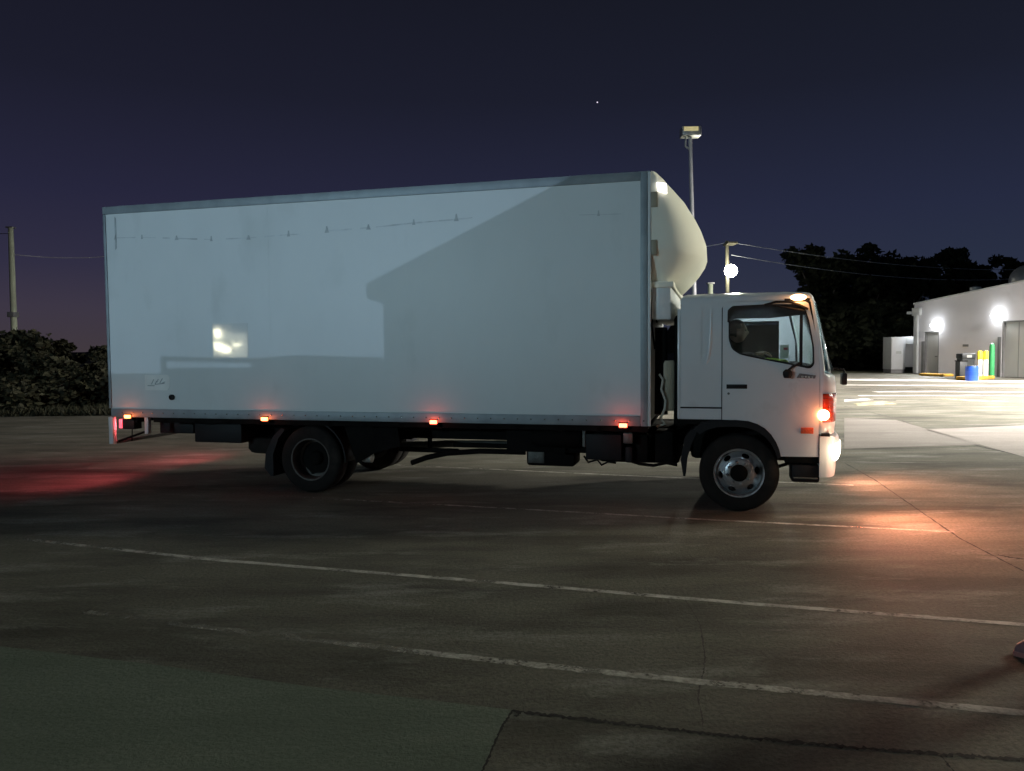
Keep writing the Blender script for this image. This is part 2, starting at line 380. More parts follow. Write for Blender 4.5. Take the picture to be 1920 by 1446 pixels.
tubeo('tail_lift_strut', [(xr + .03, HW - .08, z0 + .02), (x2, HW - .08, .70)], .014, M['chassis'], truck)
tubeo('lamp_hanger', [(xr + .24, -HW + .12, BZ0), (xr + .22, -HW + .12, z0 + .03)], .007, M['chassis'], truck, 6)
for s in (-1, 1):
    tl = boxo('tail_light', xr + .14, xr + .32, s * (HW - .12) - .07, s * (HW - .12) + .07, BZ0 - .16, BZ0 - .03, M['black'], truck, .01)
    boxo('lamp_lens', xr + .085, xr + .139, s * (HW - .12) - .065, s * (HW - .12) + .065, BZ0 - .15, BZ0 - .035, M['redE'], tl, .01)
light('tail_glow', 'SPOT', (xr + .06, -HW + .12, BZ0 - .09), 115, (1, .13, .16), truck, shadow_soft_size=.12, spot_size=2.9, spot_blend=1).rotation_euler = (math.radians(72), 0, math.radians(90))
light('tail_glow', 'SPOT', (xr + .06, HW - .12, BZ0 - .09), 115, (1, .13, .16), truck, shadow_soft_size=.12, spot_size=2.9, spot_blend=1).rotation_euler = (math.radians(72), 0, math.radians(90))

# --- roof fairing (nose cone) on the front of the box
def plan(xb, W, D, n, N=28, full=True):
    out = []
    for i in range(N + 1):
        t = -PI / 2 + PI * i / N; c, s = math.cos(t), math.sin(t)
        out.append((xb + D * abs(c) ** (2 / n), W * math.copysign(abs(s) ** (2 / n), s)))
    return out
ZS = [(1219, 320.5), (1237, 324), (1249, 335), (1266, 353), (1284, 375), (1302, 405), (1313, 428), (1322, 455), (1323, 477), (1319, 488), (1308, 505), (1293, 523), (1275, 540), (1262, 545)]
rings = []
for i, (px, py) in enumerate(ZS):
    x, z = T(px, py, -1.19 + .69 * min(1, i / 7))
    D = max(.004, (x - BX1 - .013) * (1.0 if i < 4 else 1.02))
    if i == 0: D = .004
    W = HW - .015
    if i >= 9: W = HW - .015 - (i - 8) * .03
    if i <= 1: W = HW - .03
    if rings: z = min(z, rings[-1][0][2] - .004)
    rings.append([(p[0], p[1], z) for p in plan(BX1 + .013, W, D, 2.9 if i < 9 else 3.2)])
z_low = rings[-1][0][2]
bm = bmesh.new(); loft(bm, rings, closed=True, cap0=True, cap1=True)
bmesh.ops.subdivide_edges(bm, edges=[e for e in bm.edges if abs(e.verts[0].co.z - e.verts[1].co.z) > .01], cuts=1, smooth=.6)
fair = obj('roof_fairing', bm, M['cream'], truck, True, math.radians(50))
# brackets along its rear edge, emissive white square patch
for (a, b_) in (((1220, 360), (1233, 388)), ((1221, 450), (1232, 478))):
    xa, za = T(*a, -HW + .01); xb, zb = T(*b_, -HW + .01)
    boxo('hinge_bracket', max(xa, BX1 + .014), xb, -HW + .001, -HW + .03, zb, za, M['creamdark'], fair, .004)
xa, za = T(1232, 344, -HW + .02); xb, zb = T(1250, 363, -HW + .02)
def at_y(pts, y): return [(a, b_) for a, b_ in pts]
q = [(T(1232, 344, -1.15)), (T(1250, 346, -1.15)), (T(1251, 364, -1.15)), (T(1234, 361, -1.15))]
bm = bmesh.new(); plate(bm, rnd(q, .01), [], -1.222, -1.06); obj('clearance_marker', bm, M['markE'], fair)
# panel and equipment between the box front and the cab
xa, za = T(1258, 545, -1.1)
boxo('air_dam_panel', BX1 + .014, BX1 + .21, -1.12, 1.12, T(1230, 600, -1.1)[1], T(1230, 528, -1.1)[1], M['metalwhite'], truck, .02)
bm = bmesh.new()
za = T(1230, 520, -1.1)[1]; 
box(bm, BX1 + .014, BX1 + .24, -1.14, 1.14, za - .11, za - .05, .01, mtx=None)
obj('air_dam_trim', bm, M['cream'], truck, True)
tubeo('air_intake_pipe', [(BX1 + .10, -.95, .98), (BX1 + .10, -.95, 1.45), (BX1 + .10, -.95, 1.9)], [.07, .065, .065], M['chassis'], truck, 16)
latheo('air_filter_canister', [(.0, 0), (.10, 0), (.11, .03), (.11, .50), (.10, .53), (0, .53)], (BX1 + .15, -.90, 1.02), mat('pale_canister', (.34, .30, .22), .6), truck, 'z', 24)
hz = mat('pale_hose', (.42, .40, .34), .5)
hp = [T(1236, 702, -1.05), T(1243, 712, -1.05), T(1240, 730, -1.05), T(1248, 752, -1.05), T(1246, 768, -1.05), T(1238, 785, -1.05), T(1247, 795, -1.05), T(1232, 800, -1.05)]
tubeo('coiled_hose', [(x, -1.05 + .02 * (i % 2), z) for i, (x, z) in enumerate(hp)], .013, hz, truck)
tubeo('cable_loop', [(T(1228, 655, -1.08)[0], -1.08, T(1228, 655, -1.08)[1]), (T(1222, 610, -1.08)[0], -1.08, T(1222, 610, -1.08)[1]), (T(1226, 580, -1.08)[0], -1.08, T(1226, 580, -1.08)[1]), (T(1232, 605, -1.08)[0], -1.08, T(1232, 605, -1.08)[1])], .01, M['chassis'], truck, 6)
boxo('engine_cover', -.66, -.50, -1.0, 1.0, .85, T(1260, 590, -1)[1], M['chassis'], truck, .05)
boxo('gap_screen', BX1 + .22, -.56, -.75, 1.0, .8, T(1240, 615, -.9)[1], M['chassis'], truck, .03)

# --- cab
CW = 1.13
def C(px, py): return T(px, py, -CW)
def both(name, outer, holes, m, parent=None, t=.03, off=0):
    for s in (-1, 1):
        y0, y1 = s * (CW + off), s * (CW + off - t)
        plateo(name, outer, holes, y0, y1, m, parent or truck)
window = [C(1366, 584), C(1374, 576), C(1437, 573), C(1498, 572), C(1509, 577), C(1517, 600), C(1526, 650), C(1527, 684), C(1519, 692), C(1485, 685), C(1423, 673), C(1387, 665), C(1372, 655), C(1366, 636)]
window = rnd(window, .03, 3)
window_top = max(p[1] for p in window)
xcl = C(1494, 600)[0]
window_far = [(min(x, xcl), min(z, window_top - .09) + 0) for x, z in window]
wf = []
for p in window_far:
    if not wf or (Vector(p) - Vector(wf[-1])).length > .004: wf.append(p)
window_far = wf
XD = C(1537, 700)[0]
xb, zr = C(1276, 560)
zroof = C(1400, 549)[1]
zedge = zroof - .10
archc = T(1385, 888, -CW); AR = .485
def arch(a0, a1, n=14):
    return [(archc[0] + AR * math.cos(math.radians(a0 + (a1 - a0) * k / n)), archc[1] + AR * .98 * math.sin(math.radians(a0 + (a1 - a0) * k / n))) for k in range(n + 1)]
dl = C(1354.5, 700)[0]
zb = C(1354, 787)[1]; zfl = C(1500, 856)[1]
door_top = C(1400, 566)[1]
# body side: rear of the door, header over the door
ztop = zedge
xbt = C(1291, 555)[0]
bside = [(xb, zb), (dl - .009, zb), (dl - .009, door_top - .06), (dl + .02, door_top - .005), (dl + .05, door_top + .009), (C(1516, 566)[0], door_top + .009), (C(1522, 566)[0], ztop), (xb + .012, ztop), (xb, ztop - .08)]
both('cab_side', bside, [], M['cabwhite'])
# sleeper recesses pressed in the side: two shallow raised panels
def raised(px0, py0, px1, py1, t=.008, r=.03, nm='pressed_panel'):
    a = C(px0, py1); b_ = C(px1, py0)
    bm = bmesh.new(); plate(bm, rnd([a, (b_[0], a[1]), b_, (a[0], b_[1])], r), [], -CW - t, -CW + .001); obj(nm, bm, M['cabwhite'], truck)
raised(1289, 579, 1316, 676, .007)
cr = []
for s in (-1, 1):
    tubeo('pressed_crease', [(C(1334, 580)[0], s * (CW - .006), C(1334, 580)[1]), (C(1332, 640)[0], s * (CW - .004), C(1332, 640)[1]), (C(1328, 672)[0], s * (CW - .006), C(1328, 672)[1]), (C(1322, 690)[0], s * (CW - .016), C(1322, 690)[1])], [.010, .020, .020, .010], M['cabwhite'], truck, 16)
boxo('side_skirt_line', xb, dl - .008, -CW - .003, -CW + .001, C(1300, 766)[1], C(1300, 763)[1], M['black'], truck)
# door
zarc = zb
bottom_arch = [C(*p) for p in ((1463, 856), (1460, 843), (1454, 829), (1445, 816), (1433, 804), (1419, 796), (1402, 790.5), (1380, 788))]
door_back = None
door_o = [(dl, zb), (dl, door_top - .05), (dl + .012, door_top - .015), (dl + .05, door_top), (C(1508, 568)[0], door_top), (C(1516, 574)[0], door_top - .03), (C(1533, 640)[0], C(1533, 640)[1]), (XD - .004, C(1537, 690)[1]), (XD - .004, zfl)] + bottom_arch
for s in (-1, 1):
    d = plateo('door', door_o, [window], s * (CW + .004), s * (CW - .03), M['cabwhite'], truck)
    dcx = sum(p[0] for p in door_o) / len(door_o); dcz = 1.5
    plateo('door_seal', [(dcx + (x - dcx) * 1.03, dcz + (z - dcz) * 1.015) for x, z in door_o], [window], s * (CW - .012), s * (CW - .018), M['black'], d) if False else None
    # rubber seal round the window
    cx = sum(p[0] for p in window) / len(window); cz = sum(p[1] for p in window) / len(window)
    inner = [(cx + (x - cx) * .965, cz + (z - cz) * .93) for x, z in window]
    outer = [(cx + (x - cx) * .999, cz + (z - cz) * .998) for x, z in window]
    fr = plateo('window_seal', outer, [inner], s * (CW + .009), s * (CW - .02), M['black'], d)
    plateo('window_pane', inner, [], s * (CW - .006), s * (CW - .010), M['glass'], fr)
    xq = C(1503, 600)[0]
    boxo('window_divider', xq - .018, xq + .012, min(s * (CW - .004), s * (CW + .006)), max(s * (CW - .004), s * (CW + .006)), C(1503, 686)[1], C(1503, 578)[1], M['black'], fr, .003)
    vis = [C(1364, 606), C(1364, 582), C(1373, 574), C(1437, 571), C(1500, 570), C(1512, 590), C(1440, 597), C(1378, 598), C(1370, 602)]
    plateo('weather_shield', rnd(vis, .02), [], s * (CW + .028), s * (CW + .034), M['tint'], d)
    ha = C(1362, 729); hb = C(1401, 721)
    hd = boxo('door_handle_recess', ha[0], hb[0], min(s * (CW + .001), s * (CW + .008)), max(s * (CW + .001), s * (CW + .008)), ha[1] , hb[1], M['black'], d, .003)
    boxo('handle_bar', ha[0] + .012, hb[0] - .02, min(s * (CW + .010), s * (CW + .03)), max(s * (CW + .010), s * (CW + .03)), ha[1] + .012, hb[1] - .010, M['black'], hd, .004)
    kx, kz = C(1366, 738); latheo('keyhole', [(.012, 0), (.012, -.008 if s < 0 else .008), (0, -.008 if s < 0 else .008)], (kx, s * (CW + .003), kz), M['greymetal'], d, 'y', 16)
    # small badge below the mirror: dark stripe emblem with light letters
    ba = [C(1493, 709), C(1499, 700), C(1530, 704), C(1528, 710)]
    bd = plateo('badge', rnd(ba, .006), [], s * (CW + .003), s * (CW + .009), mat('grey_badge', (.16, .15, .15), .4), d)
    for k in range(4):
        u = .25 + k * .17
        bx = C(1493 + 37 * u, 704.5 + u * 2); box_ = boxo('badge_letter', bx[0], bx[0] + .018, min(s * (CW + .008), s * (CW + .011)), max(s * (CW + .008), s * (CW + .011)), bx[1] - .018, bx[1], M['chrome'], bd)
    # mirror arm bracket below window and folded lower mirror
    mb = C(1476, 699)
    mr = latheo('mirror_pivot', [(0, 0), (.035, 0), (.045, .03), (.045, .06), (.02, .085), (0, .085)], (mb[0], s * (CW + .045), mb[1] - .05), M['black'], truck, 'z', 16)
    tubeo('mirror_stay', [(mb[0], s * (CW + .04), mb[1] + .02), (C(1485, 690)[0], s * (CW + .03), C(1485, 688)[1]), (C(1500, 680)[0], s * (CW + .02), C(1500, 680)[1])], .012, M['black'], mr)
    # orange reflector at the bottom of the door
    ra = C(1501, 813); rb = C(1525, 802)
    boxo('side_reflector', ra[0], rb[0], min(s * (CW + .002), s * (CW + .016)), max(s * (CW + .002), s * (CW + .016)), ra[1], rb[1], M['orangerefl'], d, .004)
for s in (-1, 1):
    plateo('door_shut_gap', [(dl - .03, zb + .01), (dl + .03, zb + .01), (dl + .03, door_top - .06), (dl + .07, door_top - .03), (C(1500, 570)[0], door_top - .03), (C(1514, 584)[0], door_top - .05), (C(1531, 645)[0], C(1531, 645)[1]), (XD - .03, C(1535, 692)[1]), (XD - .03, zfl + .01), (XD + .01, zfl + .01), (XD + .01, C(1537, 692)[1]), (C(1536, 640)[0], C(1536, 640)[1]), (C(1519, 568)[0], door_top + .03), (dl + .02, door_top + .03), (dl - .03, door_top - .02)], [], s * (CW - .031), s * (CW - .036), M['black'], truck)
lin_o = [(dl + .05, 1.12), (XD - .02, 1.12), (XD - .02, C(1537, 690)[1]), (C(1533, 640)[0], C(1533, 640)[1]), (C(1514, 574)[0], door_top - .01), (dl + .05, door_top - .01)]
for sgn in (1,):
    plateo('door_lining', lin_o, [window_far], sgn * (CW - .038), sgn * (CW - .05), M['liner'], truck)
# rear corner / back wall, floor
boxo('cab_back', xb - .03, xb, -CW + .001, CW - .001, zb, ztop - .05, M['cabwhite'], truck, .01)
boxo('cab_floor', xb, .80, -CW + .035, CW - .035, 1.02, 1.06, M['black'], truck)
boxo('cab_liner', xb + .002, xb + .012, -CW + .035, CW - .035, 1.06, ztop, M['liner'], truck)
# front skin, by height
FP = [(1530, 563), (1535, 568), (1541, 592), (1551, 632), (1560, 668), (1567, 700), (1574, 706), (1577, 722), (1577.5, 745), (1577, 765), (1576, 790), (1573, 812)]
prof = []
for i, (px, py) in enumerate(FP):
    x, z = T(px, py, -.97); prof.append((x, z))
XDt = [C(1519, 566)[0], C(1521, 568)[0], C(1525, 592)[0], C(1531, 632)[0], C(1535, 668)[0], C(1537, 690)[0]] + [XD] * 6
def skin(i0, i1, u0, u1, NN=40, n=3.2, off=0.):
    rr = []
    for i in range(i0, i1 + 1):
        x, z = prof[i]; p = plan(XDt[i], CW + off, x - XDt[i] + off, n, NN)
        rr.append([(q[0], q[1], z) for q in p[u0:u1 + 1]])
    return rr
bm = bmesh.new(); loft(bm, skin(5, 11, 0, 40), closed=False)
loft(bm, skin(0, 1, 0, 40), closed=False)
loft(bm, skin(1, 5, 0, 2), closed=False); loft(bm, skin(1, 5, 38, 40), closed=False)
bmesh.ops.remove_doubles(bm, verts=bm.verts, dist=.001)
front = obj('front_panel', bm, M['cabwhite'], truck, True, math.radians(50))
md = front.modifiers.new('solid', 'SOLIDIFY'); md.thickness = .02; md.offset = -1
bm = bmesh.new(); loft(bm, skin(1, 5, 2, 38), closed=False)
ws = obj('windscreen', bm, M['ws'], truck, True)
bm = bmesh.new(); lower = skin(11, 11, 0, 40)[0]
# roof cap: rounded over the edge loops
base = [(xb + .0, -CW)] + [(xb + (XDt[0] - xb) * k / 10, -CW) for k in range(1, 10)] + [(q[0], q[1]) for q in plan(XDt[0], CW, prof[0][0] - XDt[0], 3.2, 30)] + [(XDt[0] - (XDt[0] - xb) * k / 10, CW) for k in range(1, 10)] + [(xb, CW)] + [(xb, CW - 2 * CW * k / 8) for k in range(1, 8)]
cxm = (xb + prof[0][0]) / 2
rings = []
for k in range(7):
    a = k / 6 * PI / 2; ins = .12 * (1 - math.cos(a)); up = (zroof - prof[0][1]) * math.sin(a)
    f = 1 - ins / CW
    zz = prof[0][1] + up
    rings.append([(cxm + (x - cxm) * (1 - ins / 1.0), y * f, zz if k else prof[0][1]) for x, y in base])
ins = .12
rings.insert(0, [(x, y, ztop - .002) if x < .8 * XDt[0] else (x, y, min(prof[0][1], max(ztop - .002, prof[0][1] - .0))) for x, y in base])
for sc_, dz_ in ((.7, .025), (.35, .04), (.05, .045)):
    rings.append([(cxm + (x - cxm) * (1 - ins) * sc_, y * (1 - ins / CW) * sc_, zroof + dz_) for x, y in base])
bm = bmesh.new(); loft(bm, rings, closed=True, cap1=True)
roof = obj('cab_roof', bm, M['cabwhite'], truck, True, math.radians(60))
bm = bmesh.new(); box(bm, xb + .05, .62, -CW + .06, CW - .06, ztop - .03, ztop - .01, .008); obj('roof_lining', bm, M['liner'], truck, True)
# roof marker / amber lamp on the side near the front, with black arms of the folded wiper-like mirror
ra = T(1497, 560, -1.15)
for sgn in (-1, 1):
    y0_, y1_ = min(sgn * 1.06, sgn * 1.135), max(sgn * 1.06, sgn * 1.135)
    rl = boxo('roof_lamp_base', ra[0] - .13, ra[0] + .11, y0_, y1_, ra[1] - .035, ra[1] + .005, M['black'], truck, .008)
    bm = bmesh.new(); e = bmesh.ops.create_uvsphere(bm, u_segments=20, v_segments=12, radius=1)['verts']
    for v in e: v.co = (ra[0] + v.co.x * .075, sgn * 1.15 + v.co.y * .03, ra[1] + .012 + v.co.z * .032)
    obj('lamp_lens', bm, M['roofE'], rl, True)
light('roof_lamp_glow', 'POINT', (ra[0] + .02, -CW - .14, ra[1] - .03), 1.7, (1, .42, .12), truck, shadow_soft_size=.03)
# mirror arm dark bars over the window
ma = [(1433, 572), (1455, 566), (1480, 566), (1500, 572), (1515, 580)]
tubeo('mirror_arm', [(T(*p, -CW - .05)[0], -CW - .05, T(*p, -CW - .05)[1]) for p in ma], .012, M['black'], truck)
ma = [(1450, 573), (1480, 578), (1500, 581), (1508, 583)]
tubeo('mirror_arm', [(T(*p, -CW - .05)[0], -CW - .05, T(*p, -CW - .05)[1]) for p in ma], .010, M['black'], truck)
# small mirror seen edge-on off the front corner
x, z = T(1578, 709, -.8)
boxo('front_mirror', x - .0, x + .05, -.83, -.70, z - .07, z + .05, M['black'], truck, .01)
tubeo('mirror_arm', [(x - .08, -.8, z + .10), (x + .02, -.8, z + .09), (x + .03, -.8, z + .02)], .01, M['black'], truck)
# wipers
tubeo('wiper', [(prof[5][0] + .04, -.5, prof[5][1] + .01), (prof[3][0] + .06, -.1, prof[3][1])], .008, M['black'], truck, 6)
# corner indicator lens (wraps the corner)
def cornerpatch(name, pxs, off, m, parent, n0, n1):
    rr = []
    for (py) in pxs:
        z = T(1560, py, -1.0)[1]
        for i in range(len(prof) - 1):
            if prof[i][1] >= z >= prof[i + 1][1]:
                t = (prof[i][1] - z) / (prof[i][1] - prof[i + 1][1]); xf = prof[i][0] * (1 - t) + prof[i + 1][0] * t; break
        else: xf = prof[-1][0]
        p = plan(XD, CW + off, xf - XD + off, 3.2, 80)
        rr.append([(q[0], q[1], z) for q in p[n0:n1 + 1]])
    bm = bmesh.new(); loft(bm, rr, closed=False); o = obj(name, bm, m, parent, True)
    md = o.modifiers.new('solid', 'SOLIDIFY'); md.thickness = .02; md.offset = -1
    return o
lens = cornerpatch('corner_indicator', [737, 745, 755, 770, 790], .008, M['amberlens'], truck, 1, 20)
bx, bz = T(1545, 779, -CW - .03)
bulb = latheo('lit_bulb', [(0, -.045), (.03, -.035), (.052, -.01), (.055, .01), (.045, .02), (0, .02)], (bx, -CW - .006, bz), M['indE'], lens, 'y', 24)
bulb.scale = (1, 1, 1)
light('indicator_glow', 'POINT', (bx + .02, -CW - .16, bz), 1.6, (1, .22, .08), truck, shadow_soft_size=.05)
bmr = bmesh.new()
for k in range(7):
    py = 742 + k * 5
# bumper
zt = T(1570, 816, -.95)[1]; bb = [(1574, 816), (1580, 820), (1584, 832), (1584, 848), (1581, 858), (1575, 866), (1574, 880), (1572, 891)]
rr = []
for (px, py) in bb:
    x, z = T(px, py, -.97); rr.append([(q[0], q[1], z) for q in plan(XD + .005, CW + .015, x - XD, 3.4, 40)])
bm = bmesh.new(); loft(bm, rr, closed=True, cap0=True, cap1=True)
bump = obj('bumper', bm, M['cabwhite'], truck, True, math.radians(50))
boxo('bumper_slot', XD + .02, XD + .1, -CW - .0, -CW + .03, zt + .002, zt + .035, M['black'], truck)
# filler between skin bottom and bumper
# headlights in the bumper corner
def bump_patch(name, py0, py1, n0, n1, off, m, parent, flip=False):
    rr = []
    for k in range(7):
        py = py0 + (py1 - py0) * k / 6; z = T(1575, py, -.97)[1]
        for i in range(len(bb) - 1):
            za_ = T(*bb[i], -.97); zb_ = T(*bb[i + 1], -.97)
            if za_[1] >= z >= zb_[1]:
                t = (za_[1] - z) / (za_[1] - zb_[1]); xf = za_[0] * (1 - t) + zb_[0] * t; break
        p = plan(XD + .005, CW + .015 + off, xf - XD + off, 3.4, 80)
        if flip: p = [(a, -b_) for a, b_ in p]
        e = abs(k - 3) / 3; sh = int(3 * e ** 3)
        seg = p[n0 + sh:n1 + 1 - 0]
        # resample to fixed count
        mm = []
        for j in range(16):
            u = j / 15 * (len(seg) - 1); a = int(u); b2 = min(a + 1, len(seg) - 1); f = u - a
            mm.append((seg[a][0] * (1 - f) + seg[b2][0] * f, seg[a][1] * (1 - f) + seg[b2][1] * f, z))
        rr.append(mm)
    bm = bmesh.new(); loft(bm, rr, closed=False); o = obj(name, bm, m, parent, True)
    md = o.modifiers.new('solid', 'SOLIDIFY'); md.thickness = .012; md.offset = -1
    return o
bump_patch('headlight', 829, 861, 8, 26, .006, M['headE'], truck)
bump_patch('headlight', 829, 861, 8, 26, .006, M['headE'], truck, True)
hx, hz2 = T(1578, 845, -.95)
def spotl(nm, y, pw, col, sz, tilt, yaw=0, soft=.06, dx=.12, z=None):
    o = light(nm, 'SPOT', (hx + dx, y, z or hz2), pw, col, truck, shadow_soft_size=soft, spot_size=sz, spot_blend=.8)
    o.rotation_euler = (math.radians(90 - tilt), 0, math.radians(-90 + yaw)); return o
spotl('headlight_beam', -.95, 330, (1, .34, .19), 2.7, 14, -34, .25, .12).data.spot_blend = 1
spotl('headlight_beam', .95, 330, (1, .38, .22), 2.7, 12, -10, .25, .12).data.spot_blend = 1
light('headlight_pool', 'POINT', (hx + .45, -1.0, .60), 20, (1, .32, .18), truck, shadow_soft_size=.004)
light('headlight_spill', 'POINT', (hx - .02, -CW - .10, hz2 + .02), 3.5, (1, .75, .5), truck, shadow_soft_size=.04)
# under-cab: sill strip, step, arch liner
boxo('cab_sill', .44, XD + .01, -CW + .02, CW - .02, zfl - .07, zfl - .003, M['chassis'], truck, .008)
sa = T(1484, 905, -CW); sb = T(1538, 873, -CW)
for s in (-1, 1):
    st = boxo('step', sa[0], sb[0], min(s * (CW - .02), s * (CW - .3)), max(s * (CW - .02), s * (CW - .3)), sa[1], sb[1], M['black'], truck, .025)
    boxo('step_edge', sa[0] + .02, sb[0] - .02, min(s * (CW - .022), s * (CW - .012)), max(s * (CW - .022), s * (CW - .012)), T(1500, 898, -CW)[1], T(1500, 895, -CW)[1], M['chrome'], st)
    tubeo('step_hanger', [(sa[0] + .1, s * (CW - .1), sb[1] - .02), (sa[0] + .04, s * (CW - .12), zfl)], .015, M['chassis'], truck)
    tubeo('step_hanger', [(sb[0] - .04, s * (CW - .1), sb[1] - .02), (sb[0] - .05, s * (CW - .12), zfl)], .02, M['chassis'], truck)
    # wheel arch: thick black band
    pts_o = [C(*p) for p in ((1464, 857), (1461, 843), (1455, 829), (1446, 815), (1434, 803), (1420, 795), (1403, 789.5), (1380, 787.5), (1340, 788), (1315, 792), (1300, 803))]
    pts_i = [C(*p) for p in ((1458, 862), (1453, 846), (1446, 833), (1437, 822), (1426, 813), (1413, 806), (1399, 802), (1380, 800), (1345, 801), (1325, 806), (1312, 815))]
    plateo('wheel_arch', pts_o + pts_i[::-1], [], s * (CW + .01), s * (CW - .33), M['black'], truck)
    pts = [T(1281, 893, -1.1), T(1276, 862, -1.1), T(1284, 820, -1.1), T(1296, 805, -1.1), T(1308, 806, -1.1), T(1298, 830, -1.1), T(1288, 862, -1.1), T(1285, 893, -1.1)]
    plateo('front_mud_flap', pts, [], s * 1.1, s * .84, M['black'], truck)
boxo('engine', -.5, .6, -.5, .5, .45, 1.0, M['chassis'], truck, .05)
boxo('cab_underside', xb, .55, -CW + .05, CW - .05, zb - .06, zb + .25, M['chassis'], truck, .01)
tubeo('front_axle', [(0, -.9, .36), (0, .9, .36)], .05, M['chassis'], truck)
tubeo('steering_link', [(.10, -.95, .42), (.42, -.80, .44), (.62, -.7, .50)], .018, M['chassis'], truck)

# cab interior
fl = 1.06
for s in (-1, 1):
    seat = boxo('seat', -.28, .25, s * .62 - .25, s * .62 + .25, 1.15, 1.30, M['seatm'], truck, .05)
    bm = bmesh.new(); box(bm, -.08, .06, -.24, .24, 0, .62, .05, mtx=Matrix.Translation((-.26, s * .62, 1.26)) @ Matrix.Rotation(math.radians(-12), 4, 'Y')); obj('backrest', bm, M['seatm'], seat, True)
    bm = bmesh.new(); box(bm, -.05, .05, -.13, .13, 0, .15, .04, mtx=Matrix.Translation((-.41, s * .62, 1.86)) @ Matrix.Rotation(math.radians(-10), 4, 'Y')); obj('headrest', bm, M['seatm'], seat, True)
dash = boxo('dashboard', .52, .80, -CW + .04, CW - .04, 1.08, 1.50, M['black'], truck, .06)
dd = C(1465, 684)
sw = bpy.data.objects.new('x', None)
bm = bmesh.new(); MX = Matrix.Translation((.42, -.60, 1.50)) @ Matrix.Rotation(math.radians(35), 4, 'Y')
pts = [MX @ Vector((.21 * math.cos(2 * PI * k / 32), .21 * math.sin(2 * PI * k / 32), 0)) for k in range(33)]
tube(bm, pts, .016, 8, cap=False)
for a in (90, 210, 330): tube(bm, [MX @ Vector((0, 0, -.03)), MX @ Vector((.2 * math.cos(math.radians(a)), .2 * math.sin(math.radians(a)), 0))], .014, 6)
tube(bm, [MX @ Vector((0, 0, -.03)), MX @ Vector((0, 0, -.35))], .03, 8)
obj('steering_wheel', bm, M['black'], truck, True)
ca = T(1463, 672, -1.04); cb = T(1479, 647, -1.04)
card = boxo('windscreen_card', ca[0], cb[0] + .0, -1.045, -1.04, ca[1], cb[1], M['paper'], truck)
boxo('card_stamp', (ca[0] + cb[0]) / 2 - .01, (ca[0] + cb[0]) / 2 + .03, -1.048, -1.0455, cb[1] - .05, cb[1] - .025, M['redrefl'], card)
bm = bmesh.new(); a = T(1420, 668, -.95); b_ = T(1458, 676, -.95)
bmesh.ops.create_grid(bm, x_segments=10, y_segments=6, size=.5)
for v in bm.verts:
    v.co = Vector((a[0] + .15 + v.co.x * .30, -.86 + v.co.y * .2, a[1] - .03 + random.uniform(-.02, .02) - abs(v.co.x) * .05))
obj('folded_vest', bm, M['hivis'], truck, True)
light('cab_light', 'POINT', (.30, .40, ztop - .05), 30, (.85, .95, 1), truck, shadow_soft_size=.012)  # hidden fill light added to brighten the cab lining

# --- wheels
def wheel(x, y, side, front=True):
    R_ = .398
    w = latheo('wheel', [(.24, .11), (.30, .118), (.36, .112), (.385, .098), (.397, .07), (.398, 0), (.397, -.07), (.385, -.098), (.36, -.112), (.30, -.118), (.252, -.108), (.24, -.09), (.235, 0)], (0, 0, 0), M['rubber'], truck, 'y', 72, close=True)
    w.location = (x, y, R_)
    if side > 0: w.rotation_euler = (0, 0, PI)
    # -y is outward
    bm = bmesh.new(); lathe(bm, [(.236, .10), (.236, -.085), (.252, -.108), (.250, -.114), (.238, -.112), (.228, -.09), (.224, -.02), (.224, .10)], (0, 0, 0), 'y', 64)
    obj('rim', bm, M['rim'] if front else M['rimdull'], w, True)
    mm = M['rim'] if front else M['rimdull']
    yo = -.045 if front else .05
    circ = lambda r, n=48, p=0: [(r * math.cos(2 * PI * k / n + p), r * math.sin(2 * PI * k / n + p)) for k in range(n)]
    holes = []
    for k in range(6):
        a = math.radians(9 + 60 * k); c = Vector((.183 * math.cos(a), .183 * math.sin(a))); t = Vector((-math.sin(a), math.cos(a))); n_ = Vector((math.cos(a), math.sin(a)))
        holes.append([tuple(c + t * .040 * math.cos(q * PI / 8) + n_ * .024 * math.sin(q * PI / 8)) for q in range(16)])
    holes.append(circ(.08, 24))
    bm = bmesh.new(); plate(bm, circ(.2255), holes, yo, yo + .012)
    for v in bm.verts:                      # dish the disc
        r = math.hypot(v.co.x, v.co.z); v.co.y -= .045 * max(0, min(1, (.225 - r) / .075)) if front else -.04 * max(0, min(1, (.225 - r) / .1))
    obj('wheel_disc', bm, mm, w, False)
    bm = bmesh.new(); lathe(bm, [(.15, 0), (.15, -.012), (.142, -.018), (.089, -.018), (.089, 0)], (0, yo - .044 if front else yo + .05, 0), 'y', 40); obj('hub_ring', bm, mm, w, True)
    hb = M['chassis']
    d = (-.05 if front else .03)
    obj_h = latheo('hub', [(0, -.075), (.06, -.075), (.078, -.062), (.088, -.03), (.088, .05)], (0, yo - .03 if front else yo + .02, 0), hb, w, 'y', 28)
    for k in range(8):
        a = 2 * PI * k / 8 + .2
        latheo('wheel_nut', [(.017, .0), (.017, -.02), (.010, -.03), (0, -.03)], (.112 * math.cos(a), (yo - .062 if front else yo + .032), .112 * math.sin(a)), M['greymetal'] if not front else M['rim'], w, 'y', 6)
    latheo('brake_drum', [(0, .03), (.19, .03), (.19, .14), (0, .14)], (0, .02, 0), M['chassis'], w, 'y', 24)
    return w
wheel(0, -1.10 + .118, -1); wheel(0, 1.10 - .118, 1)
XR = -4.865
for s in (-1, 1):
    wheel(XR, s * (1.12 - .118), s, False); wheel(XR, s * (1.12 - .118 - .27), s, False)
